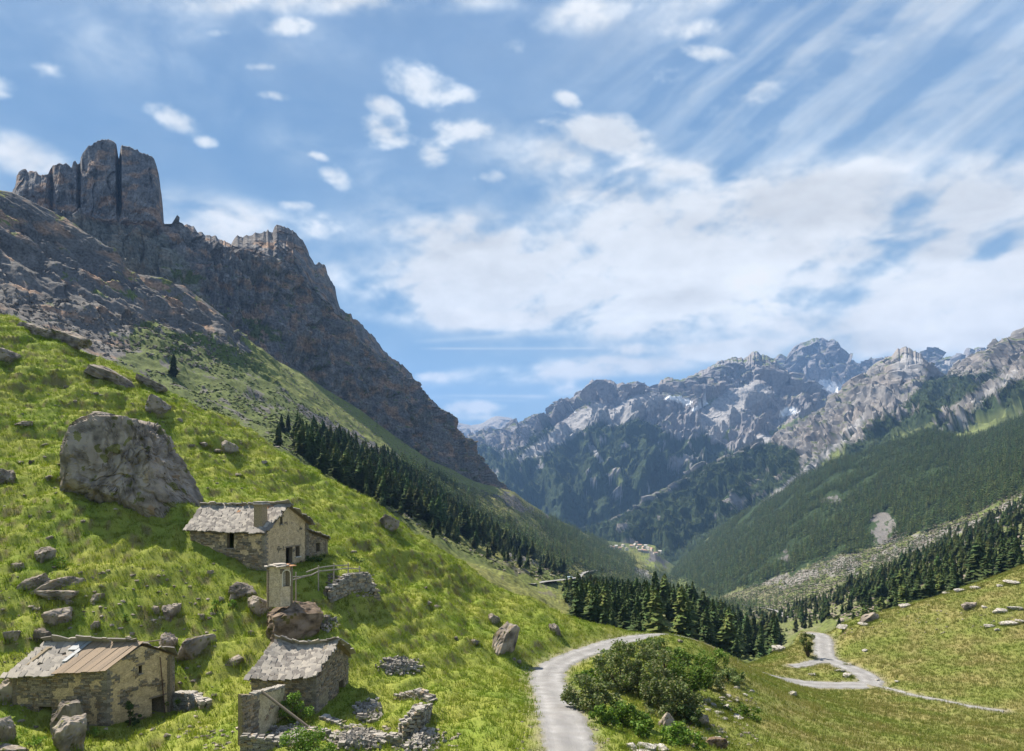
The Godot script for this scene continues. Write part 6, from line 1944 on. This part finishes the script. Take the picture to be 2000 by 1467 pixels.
func ruins() -> void:
	# the plastered corner of a fallen house, with its beam
	var a := hit(472, 1466); var n := pt(497, 1466, -a.z + 0.6)
	var near := pt(474, 1467, 55.0); var corner := pt(500, 1440, 56.2); var far := pt(556, 1420, 61.0)
	var foot := -21.8
	var o := base("ruined_house", Vector3(corner.x, foot, corner.z))
	var y0 := pt(474, 1357, 55.0).y; var y1 := pt(500, 1357, 56.2).y; var y2 := pt(556, 1341, 61.0).y
	masonry(o, corner, far, foot, lerp_top(y1, y2), [], Color(0.54, 0.46, 0.31), -0.35, 940, 0.45)
	masonry(o, Vector3(near.x, 0, near.z), corner, foot, lerp_top(y0, y1), [], Color(0.36, 0.31, 0.22), 0.6, 941, 0.45)
	var ug := flat(far - corner).normalized(); var ul := flat(near - corner).normalized()
	quoins(o, corner, ug, ul, foot, y1, 942)
	var dice := RandomNumberGenerator.new()
	dice.seed = 8
	for i in 16:   # loose stones along the broken top
		var f := i / 16.0
		var p: Vector3 = corner.lerp(far, f)
		var t := Tris.new()
		t.paint = Color(0.30, 0.28, 0.25) * dice.randf_range(0.7, 1.3)
		t.block(Vector3.ZERO, ug * 0.25, Vector3(0, 0.09, 0), Vector3(-ug.z, 0, ug.x) * 0.26, 0.05, dice)
		put("cap_stone", t.mesh(), mats.stone, o).position = Vector3(p.x, lerpf(y1, y2, f) + 0.08 * dice.randf(), p.z) - o.position - Vector3(-ug.z, 0, ug.x) * 0.2
	tag(o, "roofless ruin of a house with one plastered wall standing", "ruin")
	var bm := Tris.new()
	var b0 := pt(510, 1350, 57.0); var b1 := pt(602, 1420, 56.5)
	bm.tube(b0, b1, 0.11, 0.10, 8)
	var bo := put("roof_beam", bm.mesh(), mats.timber)
	tag(bo, "fallen grey timber beam leaning on the ruined plastered wall", "beam")
	var w := func(px: float, py: float) -> Vector3: return hit(px, py)
	dry_wall("dry_stone_wall", [w.call(475, 1475), w.call(540, 1462), w.call(600, 1440), w.call(660, 1436)], [1.3, 0.6, 0.3, 0.15], 0.6, 0.34, "broken stone wall footing at the front of the roofless ruin", "stone wall", 1)
	dry_wall("dry_stone_wall", [w.call(630, 1405), w.call(690, 1425), w.call(740, 1445), w.call(785, 1448)], [0.25, 0.15, 0.35, 0.5], 0.6, 0.30, "low tumbled wall running from the hut to the wall stub", "stone wall", 2)
	dry_wall("dry_stone_wall", [w.call(785, 1450), w.call(815, 1425), w.call(832, 1400)], [1.3, 1.5, 0.9], 0.9, 0.26, "tall broken wall stub of pale stones below the hut", "stone wall", 3)
	dry_wall("dry_stone_wall", [w.call(778, 1365), w.call(815, 1362), w.call(845, 1372)], [0.25, 0.55, 0.35], 0.7, 0.3, "short low wall above the pale wall stub", "stone wall", 4)
	dry_wall("dry_stone_wall", [w.call(345, 1378), w.call(375, 1378), w.call(400, 1382)], [1.1, 1.0, 0.5], 0.8, 0.42, "layered dry stone wall beside the gable of the lower house", "stone wall", 5)
	dry_wall("retaining_wall", [w.call(640, 1168), w.call(680, 1150), w.call(715, 1145), w.call(735, 1165)], [0.9, 1.5, 1.4, 0.6], 0.8, 0.36, "rough retaining wall of dark stones under the wooden fence", "stone wall", 6)
	heap("stone_heap", 782, 1302, 100, 38, 420, 0.22, "oval heap of small grey stones in the grass beyond the hut", 1)
	heap("stone_heap", 720, 1392, 60, 60, 160, 0.24, "stones tumbled in the grass beside the hut door", 2)
	heap("stone_heap", 700, 1445, 130, 44, 420, 0.22, "spill of pale stones below the low tumbled wall", 3)
	heap("stone_heap", 815, 1450, 110, 60, 380, 0.2, "stones spilled at the foot of the wall stub", 4)
	heap("stone_heap", 640, 1222, 40, 30, 70, 0.2, "small spill of stones below the shrine outcrop", 5)
	heap("stone_heap", 570, 1440, 110, 50, 420, 0.24, "rubble filling the roofless ruin", 6)

func shrine() -> void:
	var d := 73.0
	var o := base("shrine", pt(540, 1180, d))
	var m := d / F
	# turned so that one face looks to the valley and carries the niche
	var u := Vector3(0.80, 0, -0.60); var w := Vector3(-0.97, 0, -0.24)
	var near := pt(547, 1108, d)
	var foot := pt(540, 1186, d).y
	var top := near.y
	var p0 := flat(near); var p1 := p0 + u * 1.25; var p2 := p0 + w * 1.45; var p3 := p1 + w * 1.45
	masonry(o, p0, p1, foot, lerp_top(top + 0.05, top + 0.05), [[0.25, 0.95, top - 1.9, top - 0.4]], Color(0.60, 0.50, 0.37), -0.42, 950, 0.35)
	masonry(o, p2, p0, foot, lerp_top(top, top), [], Color(0.55, 0.46, 0.34), -0.6, 951, 0.2)
	masonry(o, p1, p3, foot, lerp_top(top, top), [], Color(0.55, 0.46, 0.34), -0.5, 952, 0.2)
	masonry(o, p3, p2, foot, lerp_top(top, top), [], Color(0.55, 0.46, 0.34), -0.5, 953, 0.2)
	var t := Tris.new()
	var c := (p0 + p3) * 0.5
	t.paint = Color(0.46, 0.43, 0.38)
	var out := Vector3(-u.z, 0, u.x)
	t.block(p0 + u * 0.6 - out * 0.42 + Vector3(0, top - 1.15, 0) - o.position, u * 0.5, Vector3(0, 0.85, 0), out * 0.04)
	put("niche_back", t.mesh(), mats.plaster, o)
	var fr := Tris.new()
	for k in 9:   # rounded surround of the niche
		var a0 := PI * k / 9.0; var a1 := PI * (k + 1) / 9.0
		var cc := p0 + u * 0.6 + out * 0.05 + Vector3(0, top - 0.72, 0) - o.position
		fr.tube(cc + u * cos(a0) * 0.40 + Vector3(0, sin(a0) * 0.40, 0), cc + u * cos(a1) * 0.40 + Vector3(0, sin(a1) * 0.40, 0), 0.05, 0.05, 5)
	for s in [-0.40, 0.40]: fr.tube(p0 + u * (0.6 + s) + out * 0.05 + Vector3(0, top - 1.9, 0) - o.position, p0 + u * (0.6 + s) + out * 0.05 + Vector3(0, top - 0.72, 0) - o.position, 0.05, 0.05, 5)
	put("niche_frame", fr.mesh(), mats.white_paint, o)
	for k in 9:
		var q := put("roof_slab", slab_kinds[k % 8], mats[["slab_pale", "slab_grey", "slab_rust"][k % 3]], o)
		var off := u * ((k % 3) - 1.0) * 0.5 + w * ((k / 3) - 1.0) * 0.55
		q.transform = Transform3D((Basis(u, Vector3.UP, u.cross(Vector3.UP)) * Basis(Vector3.UP, 0.2 * k)).scaled_local(Vector3(0.85, 0.07, 0.85)), c + off + Vector3(0, top + 0.12 + 0.07 * (k % 2) - 0.08 * off.length(), 0) - o.position)
	put("roof_crown", slab_kinds[2], mats.slab_pale, o).transform = Transform3D(Basis(u, Vector3.UP, u.cross(Vector3.UP)).scaled_local(Vector3(0.9, 0.09, 0.9)), c + Vector3(0, top + 0.24, 0) - o.position)
	tag(o, "plastered wayside shrine pillar with an arched niche and slab cap", "shrine")

func fence() -> void:
	var o := base("wooden_fence", pt(640, 1135, 80.0))
	var low := [Vector3(566, 1127, 75), Vector3(590, 1126, 76.5), Vector3(608, 1123, 78), Vector3(622, 1116, 79), Vector3(652, 1113, 80.5), Vector3(680, 1110, 82), Vector3(702, 1111, 83)]
	var high := [Vector3(600, 1117, 77.5), Vector3(622, 1109, 79), Vector3(652, 1105, 80.5), Vector3(680, 1104, 82)]
	var third := [Vector3(566, 1134, 75), Vector3(606, 1124, 78)]
	for r in [low, high, third]:
		for i in r.size() - 1:
			var t := Tris.new()
			var a: Vector3 = pt(r[i].x, r[i].y, r[i].z) - o.position; var b: Vector3 = pt(r[i + 1].x, r[i + 1].y, r[i + 1].z) - o.position
			var e := (b - a).normalized() * 0.12
			t.tube(a - e, b + e, 0.07, 0.06, 7)
			put("rail", t.mesh(), mats.pale_timber, o)
	for q in [Vector3(578, 1120, 75.8), Vector3(622, 1107, 79), Vector3(652, 1103, 80.5), Vector3(680, 1102, 82), Vector3(702, 1108, 83)]:
		var t := Tris.new()
		var p := pt(q.x, q.y, q.z)
		var g := ground(p.x, p.z)
		t.tube(Vector3(p.x, minf(g, p.y - 0.9) - 0.3, p.z) - o.position, p - o.position + Vector3(0, 0.12, 0), 0.075, 0.065, 7)
		put("post", t.mesh(), mats.pale_timber, o)
	tag(o, "weathered pole fence beside the shrine and the upper house", "fence")

func village() -> void:
	# the houses of the village on the valley floor, about three kilometres off
	var dice := RandomNumberGenerator.new()
	dice.seed = 4
	var cols := [Color(0.62, 0.58, 0.52), Color(0.55, 0.47, 0.38), Color(0.66, 0.64, 0.60), Color(0.45, 0.42, 0.39)]
	var names := ["white", "cream", "pale grey", "grey stone"]
	var roofs := [Color(0.30, 0.27, 0.25), Color(0.36, 0.24, 0.19), Color(0.40, 0.39, 0.38)]
	var roof_names := ["grey", "reddish", "light"]
	for a in [[1192, 1072], [1198, 1074], [1205, 1071], [1212, 1075], [1234, 1070], [1241, 1067], [1246, 1072], [1252, 1068], [1257, 1073], [1262, 1069], [1267, 1074], [1250, 1078], [1258, 1080], [1266, 1081], [1274, 1077], [1282, 1083], [1290, 1081], [1298, 1084], [1244, 1063], [1225, 1076], [1218, 1069], [1305, 1080]]:
		var p := sheet_at(valley_sheet, a[0], a[1])
		var k := dice.randi() % 4
		var r := dice.randi() % 3
		var o := base("village_house", p - Vector3(0, 1.0, 0), dice.randf() * PI)
		var l := dice.randf_range(9.0, 17.0); var w := dice.randf_range(7.0, 11.0); var h := dice.randf_range(6.0, 9.0)
		var t := Tris.new()
		t.paint = cols[k]
		t.block(Vector3(0, h * 0.5, 0), Vector3(l * 0.5, 0, 0), Vector3(0, h * 0.5, 0), Vector3(0, 0, w * 0.5))
		for s in [-1.0, 1.0]: t.tri(Vector3(s * l * 0.5, h, -w * 0.5), Vector3(s * l * 0.5, h, w * 0.5), Vector3(s * l * 0.5, h + 3.0, 0))
		put("wall", t.mesh(), mats.village_wall, o)
		var rf := Tris.new()
		rf.paint = roofs[r]
		for s in [-1.0, 1.0]:
			rf.block(Vector3(0, h + 1.5, s * w * 0.27), Vector3(l * 0.54, 0, 0), Vector3(0, 1.7, -s * w * 0.29), Vector3(0, 0.15, s * 0.1))
		put("roof", rf.mesh(), mats.village_wall, o)
		tag(o, "distant %s village house with a %s roof on the valley floor" % [names[k], roof_names[r]], "house", "houses of the distant village")
	# road on the valley slope, and the van on it
	for road in [[1035, 1142, 1060, 1138, 1085, 1136, 1110, 1134, 1128, 1132], [1132, 1140, 1130, 1130, 1136, 1122, 1146, 1118, 1165, 1116, 1195, 1114], [1448, 1182, 1470, 1186, 1500, 1190, 1520, 1198, 1538, 1208]]:
		var line := []
		for i in range(0, road.size(), 2): line.append(sheet_at(valley_sheet, road[i], road[i + 1]) + Vector3(0, 0.5, 0))
		var fine: Array[Vector3] = []
		for i in line.size() - 1:
			for k in 10: fine.append(line[i].lerp(line[i + 1], k / 10.0))
		fine.append(line[line.size() - 1])
		ribbon("gravel_road", fine, 3.0, mats.gravel, 90)
	var vp := sheet_at(valley_sheet, 1113, 1133) + Vector3(0, 0.6, 0)
	var v := base("van", vp, 0.4)
	var bt := Tris.new()
	bt.block(Vector3(0, 1.45, 0), Vector3(2.4, 0, 0), Vector3(0, 0.95, 0), Vector3(0, 0, 0.95))
	bt.block(Vector3(2.7, 1.1, 0), Vector3(0.5, 0, 0), Vector3(0, 0.6, 0), Vector3(0, 0, 0.93))
	put("body", bt.mesh(), mats.van_paint, v)
	var gl := Tris.new()
	gl.block(Vector3(0.2, 1.85, 0), Vector3(1.9, 0, 0), Vector3(0, 0.3, 0), Vector3(0, 0, 0.965))
	gl.block(Vector3(2.45, 1.9, 0), Vector3(0.1, 0, 0), Vector3(-0.1, 0.3, 0), Vector3(0, 0, 0.85))
	put("window", gl.mesh(), mats.dark_glass, v)
	for s in [-1.5, 1.9]:
		for e in [-0.9, 0.9]:
			var wt := Tris.new()
			wt.tube(Vector3(s, 0.36, e - 0.1), Vector3(s, 0.36, e + 0.1), 0.36, 0.36, 10)
			put("wheel", wt.mesh(), mats.rubber, v)
	tag(v, "small pale blue van parked on the road across the valley slope", "van")
